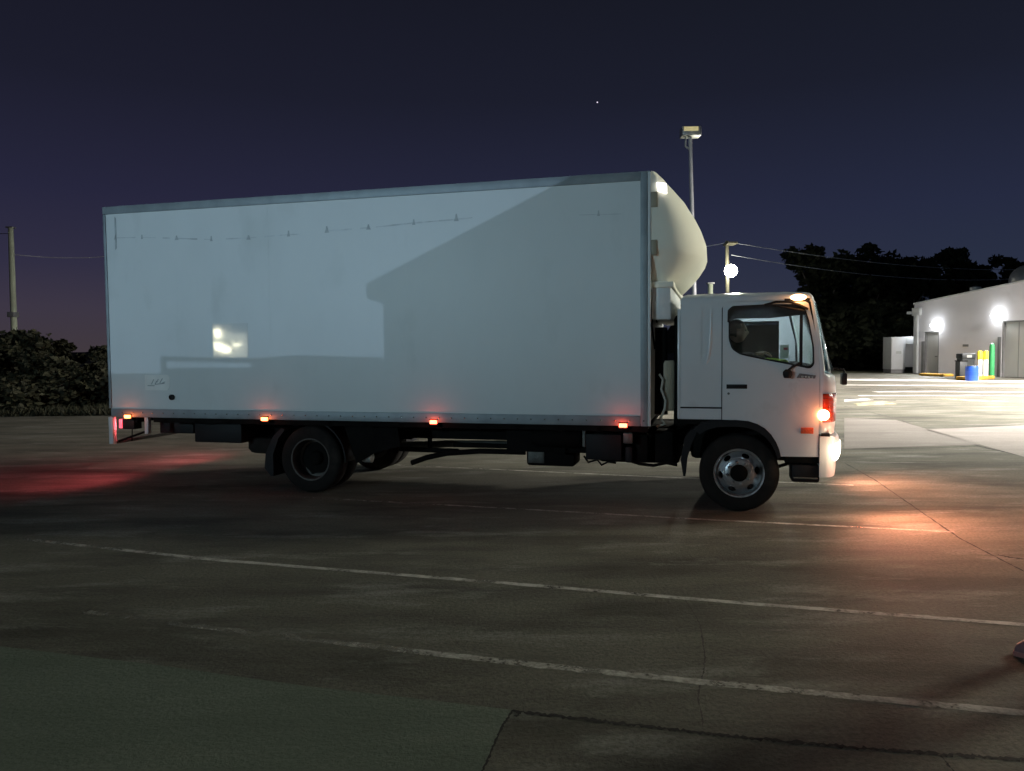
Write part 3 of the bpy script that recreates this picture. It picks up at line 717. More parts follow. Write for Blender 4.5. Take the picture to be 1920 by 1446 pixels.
tubeo('rear_axle', [(XR, -.8, .40), (XR, -.25, .40), (XR, 0, .40), (XR, .25, .40), (XR, .8, .40)], [.07, .08, .2, .08, .07], M['chassis'], truck, 16)
# --- chassis
for s in (-1, 1):
    bm = bmesh.new(); zt_ = .82
    box(bm, -7.2, .7, s * .42 - .035, s * .42 + .035, .60, .80, .006); obj('chassis_rail', bm, M['chassis'], truck)
    for (xa, n) in ((XR - .62, 0), ):
        bm = bmesh.new()
        for k, (dx, dz) in enumerate(((.62, 0), (.45, .028), (.3, .055))):
            box(bm, XR - dx, XR + dx, s * .55 - .035, s * .55 + .035, .46 + dz, .486 + dz)
        obj('leaf_spring', bm, M['chassis'], truck)
for x in [-7.3 + .45 * k for k in range(15)]:
    boxo('cross_member', x, x + .06, -HW + .06, HW - .06, .802, .874, M['chassis'], truck)
boxo('side_raver', -7.0, BX1 - .02, -HW + .06, -HW + .10, .81, .872, M['chassis'], truck)
def under(name, px0, py0, px1, py1, y, dep, m='chassis', bev=.01):
    a = T(px0, py1, y); b_ = T(px1, py0, y)
    return boxo(name, a[0], b_[0], y, y + dep, a[1], min(b_[1], BZ0 - .08), M[m], truck, bev)
under('tool_box', 365, 788, 452, 829, -.95, .5, 'black', .015)
under('tool_box', 300, 788, 362, 812, -.8, .35, 'black', .01)
a = T(475, 853, -.85); latheo('spare_wheel', [(0, 0), (.2, 0), (.33, .01), (.36, .05), (.36, .16), (.33, .2), (0, .2)], (a[0] + .1, -.45, a[1]), M['rubber'], truck, 'z', 40)
under('bracket', 735, 795, 745, 850, -.6, .05)
bm = bmesh.new()
tube(bm, [(-3.3, -.45, .53), (-2.05, -.45, .53)], .03, 8)
obj('brake_pipe', bm, M['chassis'], truck, True)
p = [T(772, 868, -.7), T(800, 858, -.7), T(838, 850, -.7), T(900, 846, -.7), T(985, 848, -.7)]
tubeo('exhaust_pipe', [(x, -.7, z) for x, z in p], .032, M['chassis'], truck, 12)
p = [T(750, 842, -.5), T(860, 846, -.5)]
tubeo('exhaust_pipe', [(x, -.5, z) for x, z in p], .03, M['chassis'], truck, 12)
p = [T(828, 852, -.15), T(985, 855, -.15)]
ds = tubeo('drive_shaft', [(XR, 0, .42), (p[0][0] - .1, 0, .47), (p[0][0], 0, .48), (p[1][0], 0, .50), (0, 0, .62)], [.045, .045, .045, .045, .045], M['greymetal'], truck, 16)
tubeo('shaft_bracket', [(p[0][0] - .02, -.5, .47), (p[0][0] - .02, -.5, .62)], .03, M['chassis'], truck, 8)
under('muffler', 987, 846, 1077, 873, -.75, .4, 'chassis', .03)
under('muffler_guard', 990, 847, 1020, 868, -.76, .02, 'greymetal', .004)
under('air_tank_mount', 950, 800, 1100, 846, -.85, .3)
latheo('air_tank', [(0, 0), (.08, .0), (.11, .05), (.11, .5), (.08, .55), (0, .55)], (T(1000, 830, -.9)[0], -.92, .70), M['chassis'], truck, 'x', 20)
bt = under('battery_box', 1098, 815, 1165, 862, -1.05, .45, 'black', .012)
boxo('battery_strap', T(1092, 815, -1.06)[0], T(1097, 815, -1.06)[0], -1.06, -1.03, T(1092, 838, -1.06)[1], .80, M['greymetal'], truck)
bt = under('fuel_filter', 1168, 812, 1186, 832, -1.1, .1, 'greymetal', .01)
under('fuel_filter', 1172, 838, 1186, 868, -1.05, .12, 'black', .02)
under('air_dryer', 1190, 815, 1215, 868, -.95, .2, 'chassis', .03)
under('gearbox', 1120, 800, 1275, 866, -.5, .9, 'chassis', .05)
p = [T(1095, 855, -.95), T(1103, 867, -.95), T(1120, 862, -.95), T(1128, 872, -.95), T(1140, 866, -.95), T(1155, 868, -.95)]
tubeo('air_hose', [(x, -.95, z) for x, z in p], .012, M['chassis'], truck, 6)
p = [T(1175, 862, -.95), T(1200, 870, -.95), T(1225, 873, -.95), T(1250, 868, -.95), T(1270, 872, -.95)]
tubeo('air_hose', [(x, -.95, z) for x, z in p], .018, M['chassis'], truck, 6)
under('mounting_bracket', 1228, 800, 1262, 868, -.9, .3, 'chassis', .02)
under('mounting_bracket', 1040, 800, 1060, 852, -.9, .03)
# rear mudguards and flap
for s in (-1, 1):
    pts = [T(508, 893, -1.13), T(496, 878, -1.13), T(498, 850, -1.13), T(512, 818, -1.13), T(527, 803, -1.13), T(534, 806, -1.13), T(522, 822, -1.13), T(512, 852, -1.13), T(513, 893, -1.13)]
    plateo('rear_mud_flap', pts, [], s * 1.13, s * .68, M['black'], truck)
    pts_o = [(XR + .47 * math.cos(math.radians(a)), .398 + .47 * math.sin(math.radians(a))) for a in range(-2, 80, 6)] 
    pts_i = [(XR + .455 * math.cos(math.radians(a)), .398 + .455 * math.sin(math.radians(a))) for a in range(-2, 80, 6)]
    plateo('rear_mudguard', pts_o + pts_i[::-1], [], s * 1.13, s * .68, M['black'], truck)
pts = [T(640, 795, -1.05), T(740, 795, -1.05), T(748, 838, -1.05), T(700, 850, -1.05), T(665, 870, -1.05), T(655, 840, -1.05)]
plateo('side_guard', pts, [], -1.0, -.96, M['chassis'], truck)
fx, fz = T(689, 853, -.9); latheo('air_canister', [(0, 0), (.05, 0), (.06, .03), (.06, .12), (0, .13)], (fx - .06, -.9, fz - .03), M['galv'], truck, 'x', 16)

# ================================================================ PEOPLE
def figure(name, J, E, m, parent=None, root=0, sub=2):
    me = bpy.data.meshes.new(name); me.from_pydata([j[0] for j in J], E, []); o = bpy.data.objects.new(name, me); COL.objects.link(o)
    if parent is not None: o.parent = parent
    sk = o.modifiers.new('skin', 'SKIN'); sk.use_smooth_shade = True
    for i, v in enumerate(me.skin_vertices[0].data):
        r = J[i][1]; v.radius = r if isinstance(r, tuple) else (r, r); v.use_root = (i == root)
    ss = o.modifiers.new('sub', 'SUBSURF'); ss.levels = sub; ss.render_levels = sub
    me.materials.append(m); return o
def head(parent, c, yaw, s=1.0, hair=True):
    bm = bmesh.new(); bmesh.ops.create_uvsphere(bm, u_segments=32, v_segments=24, radius=1)
    for v in bm.verts:
        x, y, z = v.co                         # +x is forward
        fx = .095 if x > 0 else .10
        w = .075 * (1 - .22 * max(0, -z)) ; nx = x * fx * (1 - .12 * max(0, -z)); ny = y * w; nz = z * .118
        if x > .3:
            g = math.exp(-((y / .20) ** 2)) * math.exp(-(((z + .12) / .22) ** 2)); nx += .026 * g * (1 if z < .05 else .6)      # nose
            g = math.exp(-(((abs(y) - .38) / .18) ** 2)) * math.exp(-(((z - .12) / .12) ** 2)); nx -= .010 * g                   # eye sockets
            nx += .007 * math.exp(-((y / .4) ** 2)) * math.exp(-(((z + .50) / .10) ** 2))                                       # lips
            nx += .012 * math.exp(-((y / .4) ** 2)) * math.exp(-(((z + .85) / .2) ** 2))                                        # chin
            nx += .006 * math.exp(-(((z - .33) / .12) ** 2))                                                                     # brow
        v.co = (nx, ny, nz)
    R = Matrix.Translation(c) @ Matrix.Rotation(yaw, 4, 'Z') @ Matrix.Scale(s, 4)
    for sgn in (-1, 1):
        e = bmesh.ops.create_uvsphere(bm, u_segments=10, v_segments=8, radius=1)['verts']
        for v in e: v.co = (v.co.x * .018 - .005, v.co.y * .008 + sgn * .078, v.co.z * .03 - .005)
    bmesh.ops.transform(bm, matrix=R, verts=bm.verts)
    h = obj('head', bm, M['skin'], parent, True)
    bm = bmesh.new()
    for sgn in (-1, 1):
        e = bmesh.ops.create_uvsphere(bm, u_segments=10, v_segments=8, radius=.011)['verts']
        bmesh.ops.translate(bm, vec=(.080, sgn * .028, .014), verts=e)
    bmesh.ops.transform(bm, matrix=R, verts=bm.verts); obj('eyes', bm, M['black'], h, True)
    bm = bmesh.new(); bmesh.ops.create_uvsphere(bm, u_segments=28, v_segments=20, radius=1)
    for v in bm.verts: v.co = (v.co.x * .112 - .012, v.co.y * .088, v.co.z * .122 + .012 + .004 * math.sin(v.co.x * 23) * math.sin(v.co.y * 31))
    kill = [v for v in bm.verts if (v.co.x > .045 and v.co.z < .07) or v.co.z < -.06 or (v.co.x > .0 and v.co.z < .02)]
    bmesh.ops.delete(bm, geom=kill, context='VERTS'); bmesh.ops.transform(bm, matrix=R, verts=bm.verts)
    obj('hair', bm, M['hair'], h, True)
    return h
def hand(parent, wrist, fwd, upv, curl=40, s=1.0, side=1, name='hand'):
    f = Vector(fwd).normalized(); u = Vector(upv); u = (u - f * u.dot(f)).normalized(); r = f.cross(u) * side; w = Vector(wrist)
    J = [(w, (.022, .018)), (w + f * .045, (.034, .014)), (w + f * .08, (.038, .013))]; E = [(0, 1), (1, 2)]
    for k, ln in enumerate((.07, .08, .075, .058)):
        b = w + f * .09 + r * (-.030 + .020 * k); J.append((b, .0095)); i = len(J) - 1; E.append((2, i)); p = b; d = f
        for q in range(3):
            a = math.radians(curl * (.5 + .35 * q)); d = f * math.cos(a) - u * math.sin(a); p = p + d * ln / 3 * 1.05; J.append((p, .0085 - .0008 * q)); E.append((len(J) - 2, len(J) - 1))
    b = w + f * .03 - r * .030; J.append((b, .012)); i = len(J) - 1; E.append((1, i))
    J.append((b + f * .025 - r * .022 - u * .008, .010)); E.append((i, i + 1)); J.append((b + f * .052 - r * .025 - u * .022, .0085)); E.append((i + 1, i + 2))
    return figure(name, J, E, M['skin'], parent, 0, 1)

# driver: seated behind the wheel, looking ahead
drv = thing('person', t2w(-.1, -.62, 1.30), 'driver in dark shirt seated in the truck cab behind the side window', 'person', PSI)
hip = Vector((-.08, 0, .10))
J = [(hip, (.15, .12)), (Vector((-.12, 0, .28)), (.14, .11)), (Vector((-.13, 0, .46)), (.16, .11)), (Vector((-.11, 0, .53)), (.07, .06)), (Vector((-.09, 0, .60)), (.05, .05))]
E = [(0, 1), (1, 2), (2, 3), (3, 4)]
for s in (-1, 1):
    i = len(J)
    J += [(Vector((-.12, s * .18, .47)), .065), (Vector((.02, s * .23, .26)), .048), (Vector((.26, s * .17, .30)), .038)]
    E += [(2, i), (i, i + 1), (i + 1, i + 2)]
    i = len(J)
    J += [(Vector((.05, s * .10, .08)), .085), (Vector((.38, s * .13, .12)), .065), (Vector((.50, s * .13, -.20)), .05)]
    E += [(0, i), (i, i + 1), (i + 1, i + 2)]
figure('body', J, E, M['cloth'], drv)
hc = T(1393, 622, -.62); head(drv, (hc[0] + .1 - .055, .0, hc[1] - 1.30), 0)
tubeo('neck', [(-.10, 0, .52), (-.07, 0, .62)], [.055, .05], M['skin'], drv, 14)
hand(drv, (.28, -.17, .31), (1, .1, .2), (0, 0, 1), 55); hand(drv, (.28, .17, .31), (1, -.1, .2), (0, 0, 1), 55, side=-1)

# a bystander whose boot just enters the right edge
px = gnd(1912, 1247)
bx_, by_ = px.x, px.y
per = thing('person', (bx_ + .555, by_ + .02, 0), 'bystander in mauve-grey shoes stepping in at the right edge, toe just in view', 'person', PI)
J = [(Vector((0, 0, .93)), (.16, .12)), (Vector((0, 0, 1.12)), (.14, .10)), (Vector((0, 0, 1.36)), (.17, .11)), (Vector((0, 0, 1.46)), .06), (Vector((.02, 0, 1.54)), .05)]
E = [(0, 1), (1, 2), (2, 3), (3, 4)]
feet = []
for s, fx_ in ((-1, .30), (1, -.18)):
    i = len(J)
    J += [(Vector((0, s * .09, .86)), .09), (Vector((fx_ * .55 + .04, s * .10, .48)), .06), (Vector((fx_ * .95, s * .10, .11)), .042)]
    E += [(0, i), (i, i + 1), (i + 1, i + 2)]; feet.append((fx_ * .95, s * .10))
    i = len(J)
    J += [(Vector((0, s * .19, 1.38)), .06), (Vector((-.02, s * .25, 1.12)), .045), (Vector((.04, s * .26, .88)), .033)]
    E += [(2, i), (i, i + 1), (i + 1, i + 2)]
figure('body', J, E, mat('mauve_grey_clothes', (.12, .10, .12), .9), per)
head(per, (.03, 0, 1.64), 0); tubeo('neck', [(.0, 0, 1.46), (.02, 0, 1.58)], [.05, .05], M['skin'], per, 14)
for s in (-1, 1): hand(per, (.045, s * .26, .87), (.2, 0, -1), (-s * .2, -s, 0), 30, side=s)
shm = mat('mauve_shoe', (.30, .17, .18), .7, var=.2, scale=20); som = mat('pinkish_sole', (.50, .22, .20), .6)
for (fx_, fy_) in feet:
    def outl(ex, dz0): return [(fx_ + a * 1, fy_ + b2 * 1, dz0) for a, b2 in [(-.08, -.028 - ex), (.05, -.036 - ex), (.13, -.046 - ex), (.19, -.035 - ex), (.222 + ex, 0), (.19, .035 + ex), (.13, .046 + ex), (.05, .036 + ex), (-.08, .028 + ex), (-.10 - ex, 0)]]
    bm = bmesh.new(); loft(bm, [outl(.004, 0), outl(.006, .026)], cap0=True, cap1=True); sh = obj('sole', bm, som, per, True)
    def lvl(k, z, xs): return [(fx_ + a * k * xs - (1 - xs) * .06, fy_ + b2 * k, z) for a, b2 in [(-.08, -.028), (.05, -.036), (.13, -.046), (.19, -.035), (.222, 0), (.19, .035), (.13, .046), (.05, .036), (-.08, .028), (-.10, 0)]]
    bm = bmesh.new(); loft(bm, [lvl(1, .0265, 1), lvl(1, .055, .98), lvl(.9, .085, .85), lvl(.9, .11, .55), lvl(.95, .15, .45)], cap0=True, cap1=True); obj('shoe', bm, shm, per, True, math.radians(60))

# ================================================================ GROUND
def sheet(name, pts, z, m, kind='structure'):
    bm = bmesh.new(); bm.faces.new([bm.verts.new((p[0], p[1], z)) for p in pts]); return tag(obj(name, bm, m), kind=kind)
gb = mat('far_ground_dirt', (.07, .065, .05), .95, var=.3, scale=.4)
sheet('ground', [(-900, -900), (900, -900), (900, 1500), (-900, 1500)], -.016, gb)
# concrete yard: left edge runs along the scrub, far edge along the verge
yl = [gnd(-600, 830), gnd(-100, 783), gnd(100, 777), gnd(260, 774), gnd(700, 742), gnd(1300, 714), gnd(1600, 700), gnd(1713, 699.5)]
yard = [(-40, -40)] + [(p.x, p.y) for p in yl] + [(29, 45.6), (60, 45.6), (60, -40)]
sheet('yard_concrete', yard, 0, M['conc'])
def poly_g(pix): return [gnd(*p) for p in pix]
# separate slabs
sheet('concrete_slab', poly_g([(-700, 1135), (0, 1212), (300, 1248), (560, 1285), (958, 1331), (936, 1372), (905, 1446), (850, 1560), (-900, 1800)]), .001, M['conc2'])
sheet('concrete_slab', poly_g([(1735, 806), (1920, 798), (2300, 782), (2500, 860), (1920, 857)]), .004, M['conc3'])
sheet('concrete_slab', poly_g([(1583, 784), (1680, 788), (1838, 834), (1583, 842)]), .004, M['conc4'])
# strips along a path of pixels, with wobbly edges
def strip(name, pix, w, z, m, wob=0., n=24, seed=1, kind='structure', taper=False):
    rg = random.Random(seed); pts = [gnd(*p) for p in pix]; out = []
    for a, b in zip(pts, pts[1:]):
        for k in range(n): out.append(a.lerp(b, k / n))
    out.append(pts[-1]); L_ = []; R2 = []
    for i, p in enumerate(out):
        d = (out[min(i + 1, len(out) - 1)] - out[max(i - 1, 0)]).normalized(); nn = Vector((-d.y, d.x, 0))
        ww = w * (1 + wob * rg.uniform(-.9, 1.4)) / 2; sh = nn * w * wob * rg.uniform(-.6, .6)
        if taper: ww *= max(.15, 1 - abs(2 * i / (len(out) - 1) - 1) ** 3)
        L_.append(p + nn * ww + sh); R2.append(p - nn * ww + sh)
    bm = bmesh.new(); a = [bm.verts.new((v.x, v.y, z)) for v in L_]; b = [bm.verts.new((v.x, v.y, z)) for v in R2]
    for i in range(len(a) - 1): bm.faces.new((a[i], a[i + 1], b[i + 1], b[i]))
    return tag(obj(name, bm, m), kind=kind)
Z1 = .0018; Z2 = .0026
strip('concrete_joint', [(965, 1334), (1120, 1352), (1260, 1368), (1420, 1386), (1600, 1402), (1760, 1414), (1930, 1426)], .019, Z1, M['joint'], .7, 30, 3)
strip('concrete_joint', [(962, 1332), (942, 1362), (925, 1400), (903, 1450)], .009, Z1, M['joint'], .5, 16, 4)
strip('concrete_crack', [(960, 1333), (975, 1338), (967, 1345)], .014, Z2, M['joint'], .5, 6, 5)
strip('concrete_crack', [(1282, 1122), (1300, 1148), (1313, 1172), (1318, 1205), (1322, 1232), (1319, 1262), (1312, 1285), (1309, 1312), (1316, 1340), (1318, 1368)], .005, Z1, M['jointf'], .9, 14, 6)
strip('concrete_crack', [(1765, 1418), (1778, 1435), (1800, 1460)], .006, Z1, M['joint'], .8, 10, 7)
strip('concrete_joint', [(1583, 868), (1640, 900), (1720, 955), (1800, 1010), (1920, 1072)], .012, Z1, M['joint'], .5, 20, 8)
strip('concrete_joint', [(1583, 842.5), (1700, 841), (1838, 837)], .035, Z1, M['joint'], .4, 20, 9)
strip('concrete_joint', [(1735, 807), (1790, 824), (1840, 838), (1930, 858)], .045, Z1, M['joint'], .45, 20, 10)
strip('concrete_joint', [(1583, 762), (1640, 775), (1690, 788), (1735, 807)], .03, Z1, M['jointf'], .5, 20, 11)
strip('concrete_joint', [(1583, 793.5), (1700, 787), (1830, 781), (1930, 777)], .03, Z1, M['jointf'], .4, 20, 12)
strip('concrete_joint', [(1715, 940), (1830, 945), (1920, 947)], .012, Z1, M['jointf'], .6, 14, 13)
strip('concrete_joint', [(1868, 1040), (1896, 1046), (1925, 1049)], .028, Z1, M['joint'], .5, 10, 14, taper=True)
# painted bay lines
pl1 = paint('white_line_paint', (.50, .48, .42), (-5.6, -2.4, .62, .42))
pl2 = paint('worn_line_paint', (.48, .46, .40), (-3.6, 1.4, .68, .42))
pl3 = paint('thin_line_paint', (.52, .49, .43), (-4.5, .2, .66, .44))
strip('painted_line', [(30, 1010), (400, 1050), (960, 1095), (1400, 1132), (1960, 1175)], .060, Z2, pl1, .08, 30, 20)
strip('painted_line', [(150, 1147), (480, 1188), (960, 1243), (1320, 1280), (1960, 1342)], .066, Z2, pl2, .10, 30, 21)
strip('painted_line', [(300, 920), (590, 934), (960, 954), (1330, 975), (1790, 998)], .05, Z2, pl3, .12, 30, 22)
strip('painted_line', [(420, 858), (760, 873), (960, 882), (1280, 897), (1600, 910)], .05, Z2, pl3, .12, 24, 23)
# far yard markings near the building: white and yellow stripes
wl = paint('far_white_marking', (.72, .70, .66), (-50, 80, .36, .36)); ylw = paint('far_yellow_marking', (.50, .45, .26), (-50, 80, .44, .44)); dk = paint('tyre_blackened_band', (.10, .09, .08), (-50, 80, .45, .45))
for pix, w, m, sd in (([(1583, 712), (1720, 713), (1925, 716)], 1.9, wl, 30), ([(1583, 722), (1760, 723), (1925, 724)], .55, wl, 31), ([(1583, 729), (1700, 730), (1920, 729)], .45, dk, 32), ([(1640, 735), (1760, 734), (1925, 736)], .42, wl, 33),
                      ([(1610, 742), (1740, 742), (1925, 742)], .30, wl, 34), ([(1770, 748), (1860, 753), (1880, 752)], .42, ylw, 35), ([(1583, 748), (1680, 751)], .35, dk, 36)):
    strip('painted_line', pix, w, Z2, m, .12, 12, sd)
sheet('painted_block', poly_g([(1600, 757), (1655, 752), (1683, 758), (1610, 761)]), Z2, ylw)
sheet('painted_block', poly_g([(1583, 750), (1622, 747), (1640, 750), (1583, 753)]), Z2, wl)
# verge and scrub ground on the left and behind
gl = [(-60, -40), (-40, -40)] + [(p.x, p.y) for p in yl]
vb = bmesh.new()
far = [(-200, -40), (-200, 200), (200, 200), (200, 45.8)]
sheet('verge', [(-200, -40), (-40, -40)] + [(p.x - .02, p.y + .03) for p in yl] + [(29, 45.65), (60, 45.65), (60, -40), (300, -40), (300, 300), (-200, 300)], -.004, M['grass'])

# ================================================================ BUILDING ON THE RIGHT
W0 = gnd(1712, 700.5); W1 = gnd(1920, 709)
WD = (W1 - W0).normalized(); WN = Vector((WD.y, -WD.x, 0)).normalized()
if WN.x > 0: WN = -WN
def wp(px_, py_, off=0.):       # point of the wall plane -> (s along wall, z)
    d = ray(px_, py_); t = ((W0 - CP).dot(WN) + off) / d.dot(WN); p = CP + d * t - W0; return (p.dot(WD), p.z)
LEN = 26.
zA = wp(1712, 571)[1]; sB, zB = wp(1920, 528); slope = (zB - zA) / sB
shop = thing('service_building', W0, 'long pale painted building with sloping parapet, grey doors and wall lamps', 'building', math.atan2(WD.y, WD.x))
# local: x along wall (toward the camera), y: outward or inward?
lw = Vector((-WD.y, WD.x, 0)); SG = 1 if lw.dot(WN) > 0 else -1      # +y*SG is outward
def ob(y0, y1): return (min(SG * y0, SG * y1), max(SG * y0, SG * y1))
def zt_at(s): return zA + slope * min(s, 11)
d1 = [wp(1730, 620)[0], wp(1757, 620)[0]]; dz1 = wp(1745, 621)[1]
# wall with door openings cut out
dA = (wp(1733, 650)[0], wp(1760, 650)[0], 0, wp(1745, 622)[1])
dB = (wp(1878, 650)[0], wp(1935, 650)[0], 0, wp(1880, 602)[1])
outer = [(0, -.01), (dA[0], -.01), (dA[0], dA[3]), (dA[1], dA[3]), (dA[1], -.01), (dB[0], -.01), (dB[0], dB[3]), (dB[1], dB[3]), (dB[1], -.01), (LEN, -.01), (LEN, zt_at(11)), (11, zt_at(11)), (0, zA)]
wallf = plateo('wall', outer, [], 0, -SG * .22, M['render'], shop)
y0, y1 = ob(-.23, -12)
boxo('side_wall', -.0, .2, y0, y1, -.01, zA - .05, M['render'], shop)
bm = bmesh.new(); zz = zA - .35
v = [bm.verts.new(p) for p in [(.2, -SG * .24, zA - .3), (LEN, -SG * .24, zA - .3 + .6), (LEN, -SG * 12, zA - .3 + .6), (.2, -SG * 12, zA - .3)]]; bm.faces.new(v); ex = bmesh.ops.extrude_face_region(bm, geom=bm.faces[:]); bmesh.ops.translate(bm, vec=(0, 0, -.15), verts=[e for e in ex['geom'] if isinstance(e, bmesh.types.BMVert)]); obj('roof', bm, M['galv'], shop)
bm = bmesh.new()
y0, y1 = ob(.04, -.26)
vs = [bm.verts.new(p) for p in [(-.05, y0, zA + .002), (11, y0, zt_at(11) + .002), (11, y1, zt_at(11) + .002), (-.05, y1, zA + .002)]]; bm.faces.new(vs)
ex = bmesh.ops.extrude_face_region(bm, geom=bm.faces[:]); bmesh.ops.translate(bm, vec=(0, 0, .07), verts=[e for e in ex['geom'] if isinstance(e, bmesh.types.BMVert)]); obj('parapet_cap', bm, M['metalwhite'], shop)
for (a, b, c, d_), nm in ((dA, 1), (dB, 2)):
    y0, y1 = ob(-.14, -.19); dr = boxo('door', a + .07, b - .07, y0, y1, .02, d_ - .07, M['doorpaint'], shop)
    y0, y1 = ob(-.02, -.2)
    bm = bmesh.new(); box(bm, a + .002, a + .068, y0, y1, 0, d_ - .002); box(bm, b - .068, b - .002, y0, y1, 0, d_ - .002); box(bm, a + .069, b - .069, y0, y1, d_ - .068, d_ - .002); obj('door_frame', bm, M['doorframe'], shop)
    y0, y1 = ob(-.08, -.139); boxo('door_handle', b - .35, b - .2, y0, y1, 1.0, 1.03, M['chrome'], dr)
    if nm == 2:
        y0, y1 = ob(-.13, -.139); boxo('door_joint', (a + b) / 2 - .01, (a + b) / 2 + .01, y0, y1, .03, d_ - .08, M['doorframe'], dr)
# dark reveal plates left of doors
for (pa, pb, ya, yb) in (((1729), (1734), 640, 702), ((1872), (1878), 632, 707)):
    a = wp(pa, ya)[0]; b = wp(pb, ya)[0]; y0, y1 = ob(.002, .05); boxo('conduit_box', a, b, y0, y1, .02, wp(pa, ya)[1], M['doorframe'], shop, .01)
# wall lamps
def wall_lamp(px_, py_):
    s, z = wp(px_, py_, .2); y0, y1 = ob(.002, .12)
    g = boxo('wall_lamp', s - .12, s + .12, y0, y1, z - .0, z + .10, M['metalwhite'], shop, .02)
    bm = bmesh.new(); e = bmesh.ops.create_uvsphere(bm, u_segments=20, v_segments=12, radius=1)['verts']
    for v in e: v.co = (s + v.co.x * .25, SG * (.24 + v.co.y * .11), z + v.co.z * .14)
    obj('lamp_lens', bm, M['wallE'], g, True)
    light('wall_light', 'SPOT', (s, SG * .5, z - .05), 1000, (.93, .97, 1), shop, shadow_soft_size=.12, spot_size=2.4, spot_blend=1).rotation_euler = (math.radians(52) * SG, 0, 0)
    light('wall_wash', 'POINT', (s, SG * .7, z - .05), 6, (.9, .93, 1), shop, shadow_soft_size=.12)
wall_lamp(1752, 610); wall_lamp(1867, 592)
# downpipe and rain head
s0, zr_ = wp(1716, 580); y0, y1 = ob(.01, .2)
dp = boxo('rain_head', s0 - .05, s0 + .55, y0, y1, wp(1716, 592)[1], wp(1716, 578)[1], M['metalwhite'], shop, .02)
boxo('down_pipe', s0 + .06, s0 + .36, *ob(.02, .16), .02, wp(1716, 592)[1] - .002, M['metalwhite'], dp, .02)
boxo('gutter_end', -.35, -.01, *ob(.0, .2), wp(1711, 589)[1], wp(1711, 586)[1] + .06, M['metalwhite'], shop)
# small sign on the wall
s1, z1_ = wp(1811, 648); boxo('wall_plate', s1 - .18, s1 + .18, *ob(.002, .03), z1_ - .06, z1_ + .06, M['doorframe'], shop)
# vent on roof, dome
vx, vz = wp(1829, 541, -1.2); latheo('roof_vent', [(.20, -.6), (.20, .35), (.28, .37), (.28, .55), (.05, .62), (0, .62)], (vx, -SG * 1.2, zt_at(vx) - .1), M['galv'], shop, 'z', 20)
vx, vz = wp(1924, 500, -3.0)
bm = bmesh.new(); e = bmesh.ops.create_uvsphere(bm, u_segments=32, v_segments=20, radius=.85)['verts']
for v in e:
    if v.co.z < -.2: v.co.z = -.2
bmesh.ops.translate(bm, vec=(vx + .1, -SG * 3.0, zt_at(11) - .1), verts=e)
obj('roof_dome', bm, M['galv'], shop, True)
# lean-to cabinet left of the corner
cb0 = gnd(1672, 700); cbl = thing('meter_cabinet', (cb0.x, cb0.y + .1, 0), 'small white cabinet with bright top left of the pale building corner', 'cabinet', math.radians(-4))
wd = atY(1698, 700, cb0.y).x - cb0.x; ht = atY(1680, 632, cb0.y).z
boxo('cabinet_body', 0, wd, 0, 1.2, .22, ht, M['metalwhite'], cbl, .02)
boxo('plinth', .02, wd - .02, .05, 1.15, 0, .22, M['doorframe'], cbl)
boxo('cabinet_wing', wd + .003, wd + .62, .35, 1.1, .35, ht - .45, M['doorpaint'], cbl)
boxo('cabinet_hood', wd + .003, wd + .66, .05, 1.15, ht - .44, ht + .02, M['metalwhite'], cbl, .01)
boxo('notice', wd * .35, wd * .7, -.008, -.001, 1.15, 1.3, M['galv'], cbl)
boxo('door_line', .02, .035, -.008, -.001, .3, ht - .1, M['doorframe'], cbl)
light('cabinet_lamp', 'POINT', (wd + .35, -.25, ht + .35), 25, (.9, .95, 1), cbl, shadow_soft_size=.1)

# kerb islands
def island(pix0, pix1, dep, h, label):
    a = gnd(*pix0); b = gnd(*pix1); d = (b - a); L_ = d.length
    bm = bmesh.new(); box(bm, 0, L_, 0, dep, 0, h, .05)
    o = obj('kerb_island', bm, M['kerby'], None, True); o.location = a; o.rotation_euler = (0, 0, math.atan2(d.y, d.x)); tag(o, label, 'kerb'); return o
island((1722, 704.5), (1768, 706.5), .7, .14, 'low yellow kerb before the first door of the pale building')
# bins, bollards, post
def scene_pt(px_, py_, z=0): return gnd(px_, py_)
q = gnd(1838, 712.5)
k = island((1826, 714), (1866, 711), .8, .17, 'yellow kerb block under the two yellow and white bollards')
dist = q.y; mpp = dist / F
bpos = []
for (px_, lab) in ((1844.5, 'left one of the two white bollards with yellow tops'), (1856, 'right one of the two white bollards with yellow tops')):
    g = gnd(px_, 712); d0 = g.y; r = 4.2 * d0 / F
    top = atY(px_, 660, d0).z; t = thing('bollard', (g.x, g.y + .35, .16), lab, 'bollard', group='bollards by the bins')
    latheo('post', [(r, 0), (r, top * .60)], (0, 0, 0), M['white'], t, 'z', 24)
    latheo('yellow_sleeve', [(r + .006, top * .60), (r + .006, top - .16), (r * .8, top - .11), (0, top - .1)], (0, 0, 0), M['yellow'], t, 'z', 24)
g = gnd(1859, 709.5); top = atY(1850, 644, g.y).z; r = 4.5 * g.y / F
t = thing('gas_cylinder', (g.x, g.y, 0), 'tall green painted post standing behind the two bollards', 'post')
latheo('green_column', [(r, 0), (r, top - .15), (r * .7, top - .03), (r * .3, top), (0, top)], (0, 0, 0), M['green'], t, 'z', 20)
latheo('base_ring', [(r + .03, 0), (r + .03, .08), (r + .002, .08)], (0, 0, 0), M['doorframe'], t, 'z', 20)
t.name = 'green_post'
g = gnd(1822, 714.5); d0 = g.y; r = 11 * d0 / F
t = thing('drum', (g.x, g.y, 0), 'bright blue plastic drum beside the dark bin and bollards', 'drum'); hh = atY(1822, 687, d0).z
